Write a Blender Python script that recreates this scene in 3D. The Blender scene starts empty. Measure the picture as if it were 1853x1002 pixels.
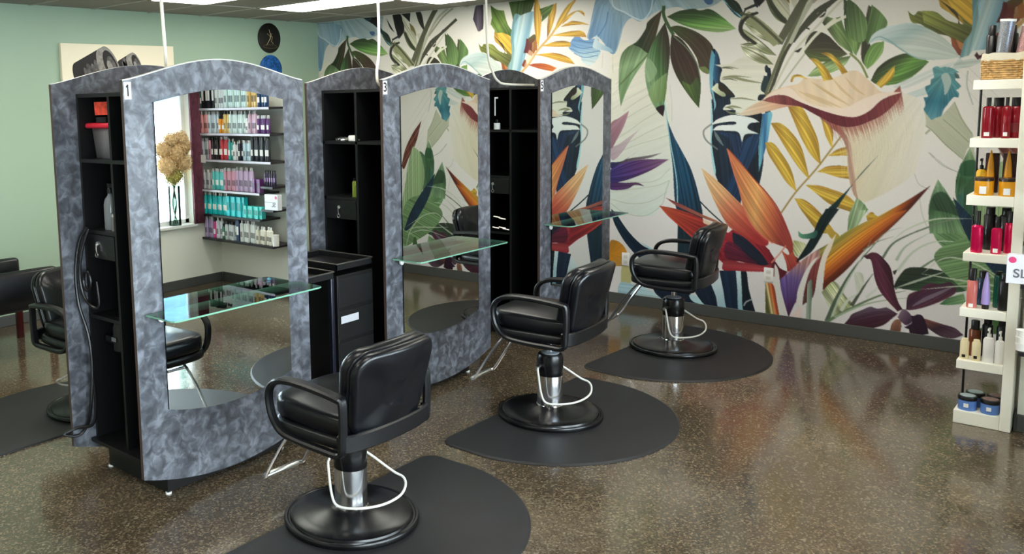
import bpy, bmesh, math, random
import numpy as np
from mathutils import Vector, Matrix
rnd = random.Random(7)
C = bpy.context.scene.collection
SC = bpy.context.scene
PI = math.pi
# ---------------------------------------------------------------- camera
W_PX, H_PX = 1853.0, 1002.0
F_PX, CX, CY = 1599.36, 609.33, 378.43
YAW, PITCH, ROLL = math.radians(43.841), math.radians(7.0148), math.radians(-1.5068)
CAM = Vector((0, 0, 1.864))
fwd = Vector((math.cos(YAW)*math.cos(PITCH), math.sin(YAW)*math.cos(PITCH), -math.sin(PITCH)))
rgt = Vector((math.sin(YAW), -math.cos(YAW), 0)); upv = rgt.cross(fwd)
r2 = rgt*math.cos(ROLL) + upv*math.sin(ROLL); u2 = -rgt*math.sin(ROLL) + upv*math.cos(ROLL)
cd = bpy.data.cameras.new('camera'); cam = bpy.data.objects.new('camera', cd); C.objects.link(cam)
cd.sensor_fit = 'HORIZONTAL'; cd.sensor_width = 36; cd.lens = 36*F_PX/W_PX
cd.shift_x = (W_PX/2-CX)/W_PX; cd.shift_y = (CY-H_PX/2)/W_PX; cd.clip_start = .05
cam.matrix_world = Matrix.Translation(CAM) @ Matrix((r2, u2, -fwd)).transposed().to_4x4()
SC.camera = cam
# ---------------------------------------------------------------- view, world
SC.view_settings.view_transform = 'Standard'; SC.view_settings.look = 'None'
SC.view_settings.gamma = 1; SC.view_settings.use_curve_mapping = False
SC.view_settings.exposure = 1.55
SKY_STRENGTH = 9.0
LAMP_STRENGTH = 4.6
wd = bpy.data.worlds.new('daylight'); SC.world = wd; wd.use_nodes = True
bgn = wd.node_tree.nodes['Background']; bgn.inputs[0].default_value = (.88, .94, 1, 1); bgn.inputs[1].default_value = SKY_STRENGTH
# room measures
XM, YM, HC = 7.3146, 7.2557, 2.7454      # mural wall, mint wall, ceiling
YN, XW, YW = -0.574, 5.82, 0.55          # window wall, product wall, its end
XB = -2.2                                # wall behind
YF = 3.3679                              # front plane of the station panels
ST_X = [2.1763, 3.9143, 5.6522]; ST_W = 1.0938; ST_D = 0.6442
# windows: portals help the daylight in
WINS = [(3.95, 5.47), (2.25, 3.8), (.55, 2.1), (-1.15, .4)]
WZ0, WZ1 = .655, 2.30
for i, (a, b) in enumerate(WINS):
    ld = bpy.data.lights.new('window_daylight', 'AREA'); ld.shape = 'RECTANGLE'; ld.size = b-a; ld.size_y = WZ1-WZ0
    ld.cycles.is_portal = True
    lo = bpy.data.objects.new('window_daylight', ld); C.objects.link(lo)
    lo.location = ((a+b)/2, YN-.14, (WZ0+WZ1)/2); lo.rotation_euler = (PI/2, 0, 0)
# ---------------------------------------------------------------- material helpers
def lin(c):
    r = []
    for v in c[:3]:
        v = v/255.
        r.append(v/12.92 if v <= .04045 else ((v+.055)/1.055)**2.4)
    return tuple(r)+(1,)
MATS = {}
def mat(name, col, rough=.5, metal=0, spec=.5, noise=0, nscale=30, coat=0, trans=0, ior=1.45, emit=None, es=0, bump=0, bscale=60):
    if name in MATS: return MATS[name]
    m = bpy.data.materials.new(name); m.use_nodes = True; nt = m.node_tree; b = nt.nodes['Principled BSDF']
    b.inputs['Base Color'].default_value = lin(col); b.inputs['Roughness'].default_value = rough
    b.inputs['Metallic'].default_value = metal; b.inputs['Specular IOR Level'].default_value = spec
    b.inputs['Coat Weight'].default_value = coat; b.inputs['Transmission Weight'].default_value = trans; b.inputs['IOR'].default_value = ior
    if emit: b.inputs['Emission Color'].default_value = lin(emit); b.inputs['Emission Strength'].default_value = es
    if noise or bump:
        tc = nt.nodes.new('ShaderNodeTexCoord'); n = nt.nodes.new('ShaderNodeTexNoise')
        n.inputs['Scale'].default_value = nscale; n.inputs['Detail'].default_value = 5
        nt.links.new(tc.outputs['Object'], n.inputs['Vector'])
        if noise:
            r = nt.nodes.new('ShaderNodeValToRGB'); c = lin(col)
            r.color_ramp.elements[0].position = .3; r.color_ramp.elements[1].position = .7
            r.color_ramp.elements[0].color = tuple(v*(1-noise) for v in c[:3])+(1,)
            r.color_ramp.elements[1].color = tuple(min(1, v*(1+noise)) for v in c[:3])+(1,)
            nt.links.new(n.outputs['Fac'], r.inputs[0]); nt.links.new(r.outputs[0], b.inputs['Base Color'])
        if bump:
            n2 = nt.nodes.new('ShaderNodeTexNoise'); n2.inputs['Scale'].default_value = bscale
            nt.links.new(tc.outputs['Object'], n2.inputs['Vector'])
            bp_ = nt.nodes.new('ShaderNodeBump'); bp_.inputs['Strength'].default_value = bump; bp_.inputs['Distance'].default_value = .01
            nt.links.new(n2.outputs['Fac'], bp_.inputs['Height']); nt.links.new(bp_.outputs[0], b.inputs['Normal'])
    MATS[name] = m; return m
def ramp(nt, stops):
    r = nt.nodes.new('ShaderNodeValToRGB'); e = r.color_ramp.elements
    e[0].position = stops[0][0]; e[0].color = lin(stops[0][1]); e[1].position = stops[-1][0]; e[1].color = lin(stops[-1][1])
    for p, c in stops[1:-1]:
        x = e.new(p); x.color = lin(c)
    return r
def noise_node(nt, vec, scale, detail=5, dist=0, rough=.5):
    n = nt.nodes.new('ShaderNodeTexNoise'); n.inputs['Scale'].default_value = scale; n.inputs['Detail'].default_value = detail
    n.inputs['Distortion'].default_value = dist; n.inputs['Roughness'].default_value = rough
    nt.links.new(vec, n.inputs['Vector']); return n
def new_mat(name):
    m = bpy.data.materials.new(name); m.use_nodes = True; MATS[name] = m
    nt = m.node_tree; tc = nt.nodes.new('ShaderNodeTexCoord'); return m, nt, nt.nodes['Principled BSDF'], tc.outputs['Object']
def mix(nt, f, a, b, mode='MIX'):
    n = nt.nodes.new('ShaderNodeMix'); n.data_type = 'RGBA'; n.blend_type = mode
    if isinstance(f, float): n.inputs[0].default_value = f
    else: nt.links.new(f, n.inputs[0])
    for s, v in ((n.inputs[6], a), (n.inputs[7], b)):
        if isinstance(v, tuple): s.default_value = v
        else: nt.links.new(v, s)
    return n.outputs[2]
# polished aggregate concrete
m_floor, nt, b, oc = new_mat('polished_concrete')
big = noise_node(nt, oc, 1.1, 4, .6); mid = noise_node(nt, oc, 9, 6); 
rb = ramp(nt, [(.3, (62, 51, 39)), (.52, (88, 76, 60)), (.72, (116, 104, 86))]); nt.links.new(big.outputs['Fac'], rb.inputs[0])
rm = ramp(nt, [(.3, (140, 134, 126)), (.7, (240, 236, 228))]); nt.links.new(mid.outputs['Fac'], rm.inputs[0])
c1 = mix(nt, .6, rb.outputs[0], rm.outputs[0], 'MULTIPLY')
vo = nt.nodes.new('ShaderNodeTexVoronoi'); vo.inputs['Scale'].default_value = 125; nt.links.new(oc, vo.inputs['Vector'])
rv = ramp(nt, [(0, (44, 36, 28)), (.35, (74, 63, 49)), (.8, (120, 108, 88)), (1, (180, 167, 142))])
sep = nt.nodes.new('ShaderNodeSeparateColor'); nt.links.new(vo.outputs['Color'], sep.inputs[0]); nt.links.new(sep.outputs[0], rv.inputs[0])
c2 = mix(nt, .31, c1, rv.outputs[0])
vo2 = nt.nodes.new('ShaderNodeTexVoronoi'); vo2.inputs['Scale'].default_value = 60; nt.links.new(oc, vo2.inputs['Vector'])
sp = nt.nodes.new('ShaderNodeMath'); sp.operation = 'LESS_THAN'; sp.inputs[1].default_value = .13; nt.links.new(vo2.outputs['Distance'], sp.inputs[0])
sep2 = nt.nodes.new('ShaderNodeSeparateColor'); nt.links.new(vo2.outputs['Color'], sep2.inputs[0])
gt = nt.nodes.new('ShaderNodeMath'); gt.operation = 'GREATER_THAN'; gt.inputs[1].default_value = .86; nt.links.new(sep2.outputs[1], gt.inputs[0])
ml = nt.nodes.new('ShaderNodeMath'); ml.operation = 'MULTIPLY'; nt.links.new(sp.outputs[0], ml.inputs[0]); nt.links.new(gt.outputs[0], ml.inputs[1])
c3 = mix(nt, ml.outputs[0], c2, lin((158, 146, 124)))
nt.links.new(c3, b.inputs['Base Color'])
rr = nt.nodes.new('ShaderNodeMapRange'); nt.links.new(mid.outputs['Fac'], rr.inputs[0]); rr.inputs[3].default_value = .07; rr.inputs[4].default_value = .21
nt.links.new(rr.outputs[0], b.inputs['Roughness']); b.inputs['Specular IOR Level'].default_value = .75
# sponged grey laminate
m_lam, nt, b, oc = new_mat('sponged_grey_laminate')
w1 = noise_node(nt, oc, 9, 2, 0)
va = nt.nodes.new('ShaderNodeVectorMath'); va.operation = 'MULTIPLY_ADD'; va.inputs[1].default_value = (.09, .09, .09)
nt.links.new(w1.outputs['Color'], va.inputs[0]); nt.links.new(oc, va.inputs[2])
n1 = noise_node(nt, va.outputs[0], 19, 4, .5, .55); n2 = noise_node(nt, oc, 5, 3)
r1 = ramp(nt, [(.34, (64, 66, 72)), (.5, (90, 93, 100)), (.66, (124, 128, 137))]); nt.links.new(n1.outputs['Fac'], r1.inputs[0])
r3 = ramp(nt, [(.3, (200, 200, 205)), (.7, (255, 255, 255))]); nt.links.new(n2.outputs['Fac'], r3.inputs[0])
nt.links.new(mix(nt, .8, r1.outputs[0], r3.outputs[0], 'MULTIPLY'), b.inputs['Base Color']); b.inputs['Roughness'].default_value = .38
# wall paints
def wall_mat(name, col, rough=.6):
    m, nt, b, oc = new_mat(name)
    n = noise_node(nt, oc, 120, 3); bu = nt.nodes.new('ShaderNodeBump'); bu.inputs['Strength'].default_value = .12; bu.inputs['Distance'].default_value = .003
    nt.links.new(n.outputs['Fac'], bu.inputs['Height']); nt.links.new(bu.outputs[0], b.inputs['Normal'])
    b.inputs['Base Color'].default_value = lin(col); b.inputs['Roughness'].default_value = rough; return m
m_mint = wall_mat('mint_paint', (154, 178, 156)); m_cream = wall_mat('cream_paint', (236, 236, 226)); m_tile = wall_mat('ceiling_tile', (138, 135, 128), .85)
m_base = mat('grey_baseboard', (76, 78, 77), .45); m_grid = mat('ceiling_grid_metal', (168, 165, 156), .5)
m_black = mat('black_laminate', (12, 12, 13), .38); m_blackin = mat('black_shelf_laminate', (13, 13, 14), .42)
m_vinyl = mat('black_vinyl', (8, 10, 15), .3, spec=.5, bump=.05, bscale=30); m_plastic = mat('black_plastic', (10, 11, 14), .36)
m_rub = mat('black_rubber_mat', (22, 23, 25), .52, bump=.15, bscale=400, noise=.18, nscale=6)
m_chrome = mat('chrome', (240, 240, 242), .14, 1); m_white = mat('white_plastic', (235, 235, 232), .35)
m_satin = mat('satin_steel', (215, 214, 208), .28, 1); m_gloss = mat('gloss_black', (10, 10, 12), .26, spec=.45)
m_mirror = mat('mirror_glass', (236, 242, 240), .0, 1); m_brown = mat('brown_edge_band', (66, 52, 46), .5)
m_edge = mat('edge_band_highlight', (190, 188, 180), .35); m_ivory = mat('ivory_shelf_laminate', (240, 237, 222), .4)  # pale edge tone stands for light caught on the panel tops
m_conduit = mat('white_conduit', (226, 222, 208), .4); m_wood = mat('dark_red_wood', (70, 18, 20), .3)
m_red = mat('red_lid', (200, 30, 52), .35)
def glass(name, tint, rough=0., alpha=.22):
    m, nt, b, oc = new_mat(name)
    out = nt.nodes['Material Output']; t = nt.nodes.new('ShaderNodeBsdfTransparent'); t.inputs[0].default_value = lin(tint)
    g = nt.nodes.new('ShaderNodeBsdfGlossy'); g.inputs['Roughness'].default_value = rough
    fr = nt.nodes.new('ShaderNodeFresnel'); fr.inputs[0].default_value = 1.5; mx = nt.nodes.new('ShaderNodeMixShader')
    nt.links.new(fr.outputs[0], mx.inputs[0]); nt.links.new(t.outputs[0], mx.inputs[1]); nt.links.new(g.outputs[0], mx.inputs[2])
    nt.links.new(mx.outputs[0], out.inputs[0]); return m
m_glass = glass('clear_glass', (226, 240, 236)); m_pane = glass('window_glass', (245, 250, 250))
m_gedge = mat('green_glass_edge', (140, 200, 172), .15, trans=.4, spec=.6)
# ---------------------------------------------------------------- mesh helpers
class MB:
    def __init__(s): s.bm = bmesh.new()
    def _xf(s, geom, M): bmesh.ops.transform(s.bm, matrix=M, verts=geom)
    def box(s, x0, x1, y0, y1, z0, z1, bev=0, seg=2, M=None, mi=0):
        r = bmesh.ops.create_cube(s.bm, size=1); vs = r['verts']
        bmesh.ops.scale(s.bm, vec=(x1-x0, y1-y0, z1-z0), verts=vs); bmesh.ops.translate(s.bm, vec=((x0+x1)/2, (y0+y1)/2, (z0+z1)/2), verts=vs)
        fs = {f for v in vs for f in v.link_faces}
        if bev:
            es = list({e for v in vs for e in v.link_edges})
            rr_ = bmesh.ops.bevel(s.bm, geom=es, offset=bev, segments=seg, affect='EDGES', profile=.5)
            vs = list({v for f in rr_['faces'] for v in f.verts} | {v for v in vs if v.is_valid}); fs = {f for v in vs for f in v.link_faces}
        for f in fs: f.material_index = mi
        if M is not None: s._xf(vs, M)
        return s
    def grid_loft(s, rings, closed=True, cap=True, mi=0, smooth=True):
        R = [[s.bm.verts.new(p) for p in r] for r in rings]
        n = len(R[0])
        for i in range(len(R)-1):
            for j in range(n if closed else n-1):
                k = (j+1) % n
                try:
                    f = s.bm.faces.new((R[i][j], R[i][k], R[i+1][k], R[i+1][j])); f.material_index = mi; f.smooth = smooth
                except ValueError: pass
        if cap and closed:
            for r_ in (R[0][::-1], R[-1]):
                try: f = s.bm.faces.new(r_); f.material_index = mi
                except ValueError: pass
        return s
    def lathe(s, prof, c=(0, 0, 0), n=40, M=None, mi=0, sx=1, sy=1):
        rings = []
        for r, z in prof:
            ring = []
            for k in range(n):
                a = 2*PI*k/n; p = Vector((c[0]+max(r, 1e-4)*math.cos(a)*sx, c[1]+max(r, 1e-4)*math.sin(a)*sy, c[2]+z))
                ring.append(M @ p if M is not None else p)
            rings.append(ring)
        return s.grid_loft(rings, mi=mi)
    def tube(s, pts, r, n=10, closed=False, mi=0, flat=1.0, up=None):
        pts = [Vector(p) for p in pts]; rings = []; N = len(pts); prev = None
        for i, p in enumerate(pts):
            if closed: t = (pts[(i+1) % N]-pts[i-1])
            else: t = pts[min(i+1, N-1)]-pts[max(i-1, 0)]
            t.normalize()
            if prev is None:
                a = Vector(up) if up else (Vector((0, 0, 1)) if abs(t.z) < .9 else Vector((1, 0, 0)))
            else: a = prev
            u = (a - t*a.dot(t)).normalized(); v = t.cross(u); prev = u
            rr_ = r[i] if isinstance(r, (list, tuple)) else r
            rings.append([p + (u*math.cos(2*PI*k/n)*flat + v*math.sin(2*PI*k/n))*rr_ for k in range(n)])
        if closed: rings.append(rings[0]); 
        return s.grid_loft(rings, cap=not closed, mi=mi)
    def ribbon(s, pts, wdt, th, axis=(1, 0, 0), closed=True, mi=0, bev=.35):
        # sweep a rounded rectangle; wdt along axis, th across
        ax = Vector(axis); pts = [Vector(p) for p in pts]; N = len(pts); rings = []
        for i, p in enumerate(pts):
            if closed: t = pts[(i+1) % N]-pts[i-1]
            else: t = pts[min(i+1, N-1)]-pts[max(i-1, 0)]
            t.normalize(); nrm = t.cross(ax).normalized()
            w_ = (wdt[i] if isinstance(wdt, (list, tuple)) else wdt)/2; h_ = (th[i] if isinstance(th, (list, tuple)) else th)/2; c = min(w_, h_)*bev*1.6
            sec = [(w_, h_-c), (w_-c, h_), (-w_+c, h_), (-w_, h_-c), (-w_, -h_+c), (-w_+c, -h_), (w_-c, -h_), (w_, -h_+c)]
            rings.append([p+ax*a+nrm*b_ for a, b_ in sec])
        if closed: rings.append(rings[0])
        s.grid_loft(rings, cap=not closed, mi=mi)
        bmesh.ops.remove_doubles(s.bm, verts=s.bm.verts, dist=1e-6)
        return s
    def prism(s, pts, d, axis='y', at=0, mi=0, mi_side=None, holes=None):
        # outline (a,b) in the plane across axis, thick d starting at `at`
        def P(a, b, t): return {'y': (a, t, b), 'x': (t, a, b), 'z': (a, b, t)}[axis]
        if mi_side is None: mi_side = mi
        if not holes:
            A = [s.bm.verts.new(P(a, b, at)) for a, b in pts]; B = [s.bm.verts.new(P(a, b, at+d)) for a, b in pts]
            for q in (A, B[::-1]):
                f = s.bm.faces.new(q); f.material_index = mi
            for i in range(len(pts)):
                j = (i+1) % len(pts); f = s.bm.faces.new((A[j], A[i], B[i], B[j])); f.material_index = mi_side
        return s
    def build(s, name, m, parent=None, smooth=None, loc=None, angle=40):
        me = bpy.data.meshes.new(name); bmesh.ops.recalc_face_normals(s.bm, faces=s.bm.faces); s.bm.to_mesh(me); s.bm.free()
        for mm in (m if isinstance(m, (list, tuple)) else [m]): me.materials.append(mm)
        o = bpy.data.objects.new(name, me); C.objects.link(o)
        if smooth is not False:
            me.shade_smooth(); me.set_sharp_from_angle(angle=math.radians(angle))
        if parent: o.parent = parent
        if loc: o.location = loc
        return o
def thing(name, label, cat, loc=(0, 0, 0), rz=0, group=None):
    o = bpy.data.objects.new(name, None); C.objects.link(o); o.location = loc; o.rotation_euler = (0, 0, rz); o.empty_display_size = .1
    o['label'] = label; o['category'] = cat
    if group: o['group'] = group
    return o
def tag(o, label, cat, group=None):
    o['label'] = label; o['category'] = cat
    if group: o['group'] = group
    return o
def struct(o): o['kind'] = 'structure'; return o
def dup(root, loc, rz=None, label=None, group=None):
    r = root.copy(); C.objects.link(r); r.location = loc
    if rz is not None: r.rotation_euler = (0, 0, rz)
    if label: r['label'] = label
    if group: r['group'] = group
    for ch in list(root.children):
        c = ch.copy(); C.objects.link(c); c.parent = r
        for g in list(ch.children):
            d = g.copy(); C.objects.link(d); d.parent = c
    return r
def text_obj(name, s, size, m, parent, loc, rot, extrude=.0006, bold=0):
    cu = bpy.data.curves.new(name, 'FONT'); cu.body = s; cu.size = size; cu.extrude = extrude; cu.align_x = 'CENTER'; cu.align_y = 'CENTER'; cu.offset = bold
    o = bpy.data.objects.new(name, cu); C.objects.link(o)
    dg = bpy.context.evaluated_depsgraph_get(); me = bpy.data.meshes.new_from_object(o.evaluated_get(dg)); me.name = name
    bpy.data.objects.remove(o); bpy.data.curves.remove(cu)
    o = bpy.data.objects.new(name, me); C.objects.link(o); me.materials.clear(); me.materials.append(m)
    o.location = loc; o.rotation_euler = rot
    if parent: o.parent = parent
    return o
def smooth_path(pts, sub=6, closed=False):
    P = [Vector(p) for p in pts]; n = len(P); out = []
    rng = range(n) if closed else range(n-1)
    for i in rng:
        p0 = P[(i-1) % n] if (closed or i > 0) else P[0]*2-P[1]; p1 = P[i]; p2 = P[(i+1) % n]; p3 = P[(i+2) % n] if (closed or i+2 < n) else P[-1]*2-P[-2]
        for k in range(sub):
            t = k/sub; out.append(.5*((2*p1)+(p2-p0)*t+(2*p0-5*p1+4*p2-p3)*t*t+(3*p1-p0-3*p2+p3)*t**3))
    if not closed: out.append(P[-1])
    return out
# ================================================================ THE ROOM
def sbox(name, m, *a):
    return struct(MB().box(*a).build(name, m, smooth=False))
sbox('floor', m_floor, XB-.15, XM+.15, YN-.15, YM+.15, -.1, 0)
sbox('wall_left', m_mint, XB-.15, XM+.15, YM, YM+.12, 0, HC+.1)
sbox('wall_rear', m_cream, XB-.12, XB, YN, YM, 0, HC+.1)
sbox('wall_product', m_cream, XW, XM+.12, YN, YW, 0, HC+.1)
sbox('wall_right', m_cream, XM+.002, XM+.12, YW, YM, 0, HC+.1)
# window wall with four openings
mb = MB(); t0, t1 = YN-.16, YN
mb.box(XB-.12, XM+.12, t0, t1, 0, WZ0-.02); mb.box(XB-.12, XM+.12, t0, t1, WZ1, HC+.1)
xs = [XB-.12]+[v for w in sorted(WINS) for v in w]+[XM+.12]
for k in range(0, len(xs), 2): mb.box(xs[k], xs[k+1], t0, t1, WZ0-.02, WZ1)
struct(mb.build('wall_window', m_cream, smooth=False))
for i, (a, b) in enumerate(sorted(WINS)):
    fr = MB(); d = .04
    for q in ((a, a+d, WZ0, WZ1), (b-d, b, WZ0, WZ1), (a, b, WZ0, WZ0+d), (a, b, WZ1-d, WZ1)): fr.box(q[0], q[1], YN-.13, YN-.08, q[2], q[3])
    w = struct(fr.build('window_%d' % (i+1), mat('white_frame', (225, 226, 224), .4), smooth=False))
    MB().box(a+d, b-d, YN-.108, YN-.102, WZ0+d, WZ1-d).build('pane', m_pane, w, smooth=False)
    MB().box(a-.02, b+.02, YN-.16, YN+.05, WZ0-.03, WZ0-.001, .004).build('sill', m_white, w, smooth=False)
# scalloped blue awning outside the window
pts = [(3.2, 2.5), (6.2, 2.5)]; sc = []
for k in range(61):
    x = 6.2-3.0*k/60; sc.append((x, 1.86-.05*abs(math.sin(PI*(x-3.2)/.42))))
tag(MB().prism(pts+sc, .02, 'y', YN-.75).build('awning', mat('blue_awning_cloth', (120, 165, 215), .8), smooth=False), 'blue scalloped awning hanging outside the shop window', 'awning')
# pavement outside
struct(sbox('pavement', mat('pale_pavement', (190, 190, 186), .9, noise=.1), -12, 14, -12, YN-.16, -.12, -.02))
# baseboards
def base(name, *a):
    mb = MB(); mb.box(*a, .004); return struct(mb.build(name, m_base, smooth=False))
BT = .095
base('baseboard_left', XB, XM-.012, YM-.012, YM, 0, BT); base('baseboard_right', XM-.014, XM+.001, YW, YM-.012, 0, BT)
base('baseboard_product', XW-.012, XW, YN+.012, YW, 0, BT); base('baseboard_product_end', XW-.012, XM-.014, YW, YW+.012, 0, BT)
base('baseboard_window', XB+.012, XW-.012, YN, YN+.012, 0, BT); base('baseboard_rear', XB, XB+.012, YN, YM-.012, 0, BT)
# dropped ceiling: tiles by 2 ft grid with openings for the troffers
G = .608; gx0 = 5.630-12*G; gy0 = 6.385-12*G
LIGHTS = [(4.414, 5.17), (5.63, 5.17), (6.195, 3.90), (3.2, 2.74), (5.63, 1.6), (4.2, .3), (1.4, .9), (1.4, 4.0), (-.6, 2.7), (2.6, 5.17)]  # later entries are unseen panels added to light the room
LIGHTS = [(gx0+round((x-gx0)/G)*G, gy0+round((y-gy0)/G)*G) for x, y in LIGHTS]
LIGHTS[2] = (6.238, 3.953)
me = MB(); me.box(XB, XM+.05, YN, YM, HC+.004, HC+.1); struct(me.build('ceiling', m_tile, smooth=False))
g = MB()
x = gx0-2*G
while x < XM:
    if x > XB: g.box(x-.012, x+.012, YN, YM, HC-.004, HC+.004)
    x += G
y = gy0-2*G
while y < YM:
    if y > YN: g.box(XB, XM, y-.012, y+.012, HC-.0045, HC+.003)
    y += G*2
struct(g.build('trim_1', m_grid, smooth=False))
m_lamp = mat('troffer_diffuser', (255, 252, 244), .5, emit=(255, 250, 238), es=LAMP_STRENGTH)
proto = None
for i, (x, y) in enumerate(LIGHTS):
    lab = ['bright ceiling light panel above the framed canvas on the mint wall', 'bright ceiling light panel near the corner above the round black wall disc', 'bright ceiling light panel next to the mural, nearest the flower wall'][i] if i < 3 else 'added ceiling light panel out of view, lighting the room'
    if proto is None:
        proto = thing('ceiling_light', lab, 'ceiling light', (x, y, HC), 0, 'ceiling light panels')
        f = MB()
        for q in ((0, G, 0, .02), (0, G, 2*G-.02, 2*G), (0, .02, 0, 2*G), (G-.02, G, 0, 2*G)): f.box(q[0], q[1], q[2], q[3], -.009, -.0046)
        f.build('frame', m_grid, proto, smooth=False)
        MB().box(.02, G-.02, .02, 2*G-.02, -.0075, -.005).build('diffuser', m_lamp, proto, smooth=False)
    else: dup(proto, (x, y, HC), None, lab)
# wall outlets on the mural wall
def outlet(y, z, lab):
    o = MB().box(-.006, 0, -.036, .036, -.058, .058, .004).build('wall_outlet', m_white, loc=(XM-.001, y, z)); tag(o, lab, 'outlet', 'wall outlets')
    for dz in (-.024, .024): 
        MB().box(-.0075, -.006, -.017, .017, dz-.014, dz+.014, .002).build('socket', mat('outlet_face', (214, 212, 204), .4), o)
outlet(3.496, .405, 'white wall outlet on the mural behind the middle styling chair'); outlet(2.303, .405, 'white wall outlet on the mural to the right of the farthest styling chair')
# canvas picture on the mint wall: rollers in black and white
cv = thing('canvas_picture', 'cream canvas print of two dark shiny hair rollers on the mint wall', 'picture', (4.052, YM-.001, 1.35))
MB().box(0, 1.21, -.04, 0, 0, 1.08, .003).build('canvas', mat('cream_canvas', (238, 230, 205), .8), cv)
m_rd = mat('printed_black', (24, 22, 24), .6, noise=.5, nscale=9); m_rl = mat('printed_grey', (138, 135, 130), .6, noise=.4, nscale=22)
m_rg = mat('printed_dark_grey', (86, 84, 84), .6, noise=.6, nscale=25)
def roller(x0, z0, x1, z1, r, name):
    # a printed cylinder seen askew: body, pale rim and dark mouth as flat ink on the canvas
    d = Vector((x1-x0, z1-z0)); L = d.length; d.normalize(); n = Vector((-d.y, d.x)); ex = .42
    def el(cx, cz, rr, a0, a1, N=20, e=ex): return [(cx+d.x*math.cos(a)*rr*e+n.x*math.sin(a)*rr, cz+d.y*math.cos(a)*rr*e+n.y*math.sin(a)*rr) for a in [a0+(a1-a0)*k/N for k in range(N+1)]]
    body = el(x0, z0, r*.92, PI/2, 3*PI/2)+el(x1, z1, r, -PI/2, PI/2)
    o = MB().prism(body, -.0006, 'y', -.0402).build(name, m_rd, cv, smooth=False)
    hl = MB()
    for k in range(5):
        f0 = .2+k*.13; rr_ = .045+.012*(k % 2); cx, cz = x0+d.x*L*f0+n.x*r*.15, z0+d.y*L*f0+n.y*r*.15
        hl.prism([(cx+rr_*.5*math.cos(a)*d.x+n.x*rr_*1.6*math.sin(a), cz+rr_*.5*math.cos(a)*d.y+n.y*rr_*1.6*math.sin(a)) for a in [2*PI*j/12 for j in range(12)]], -.0003, 'y', -.0409)
    hl.build('highlight', m_rg, o, smooth=False)
    MB().prism(el(x1-d.x*.05, z1-d.y*.05, r, PI/2, 3*PI/2)+el(x1, z1, r, -PI/2, PI/2), -.0003, 'y', -.0412).build('rim', m_rl, o, smooth=False)
    MB().prism(el(x1, z1, r*.99, 0, 2*PI, 30), -.0003, 'y', -.0416).build('rim', m_rl, o, smooth=False)
    MB().prism(el(x1, z1, r*.80, 0, 2*PI, 30), -.0003, 'y', -.042).build('mouth', m_rd, o, smooth=False)
    MB().prism(el(x1+.01, z1, r*.5, 0, 2*PI, 30), -.0003, 'y', -.0424).build('core', m_rg, o, smooth=False)
    MB().prism(el(x1-.01, z1-.01, r*.33, 0, 2*PI, 30), -.0003, 'y', -.0428).build('core', m_rl, o, smooth=False)
roller(.20, .75, .50, .885, .19, 'roller_print'); roller(.63, .84, .775, .905, .115, 'roller_print')
# round wall discs
dk = thing('wall_disc', 'black round wall disc with a gold dancer figure, upper of two on the mint wall', 'wall decoration', (6.557, YM, 2.553))
MB().lathe([(0, 0), (.15, 0), (.16, .006), (.16, .018), (.15, .022), (0, .022)], n=48, M=Matrix.Rotation(PI/2, 4, 'X')).build('disc', mat('black_disc', (20, 18, 18), .4), dk)
m_gold = mat('gold_line', (176, 160, 120), .4)
fig = MB()
fig.tube([(-.01, -.024, .09), (0, -.024, .06), (.012, -.024, .03), (.0, -.024, -.01), (-.03, -.024, -.05), (-.055, -.024, -.08)], [.002, .004, .007, .006, .004, .002], 6)
fig.tube([(.012, -.024, .03), (.035, -.024, .01), (.02, -.024, -.035), (.045, -.024, -.06)], .003, 6); fig.tube([(-.04, -.024, .045), (0, -.024, .02), (.03, -.024, .05)], .0025, 6)
fig.build('dancer_figure', m_gold, dk)
MB().tube([(.1*math.cos(a), -.024, -.09+.02*math.sin(a)) for a in [2*PI*k/20 for k in range(20)]], .0018, 6, closed=True).build('scroll', mat('dull_gold_line', (110, 98, 60), .5), dk)
d2 = thing('wall_disc', 'blue round wall disc with pale flecks, lower of two on the mint wall', 'wall decoration', (6.565, YM, 2.212))
MB().lathe([(0, 0), (.15, 0), (.16, .006), (.16, .018), (.15, .022), (0, .022)], n=48, M=Matrix.Rotation(PI/2, 4, 'X')).build('disc', mat('blue_disc', (26, 84, 150), .35, noise=.85, nscale=38), d2)
# conduits dropping from the ceiling to the cabinets
def conduit(pts, lab):
    o = MB().tube(smooth_path(pts, 6), .0085, 8).build('power_conduit', m_conduit); tag(o, lab, 'conduit', 'white power conduits'); return o
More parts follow.
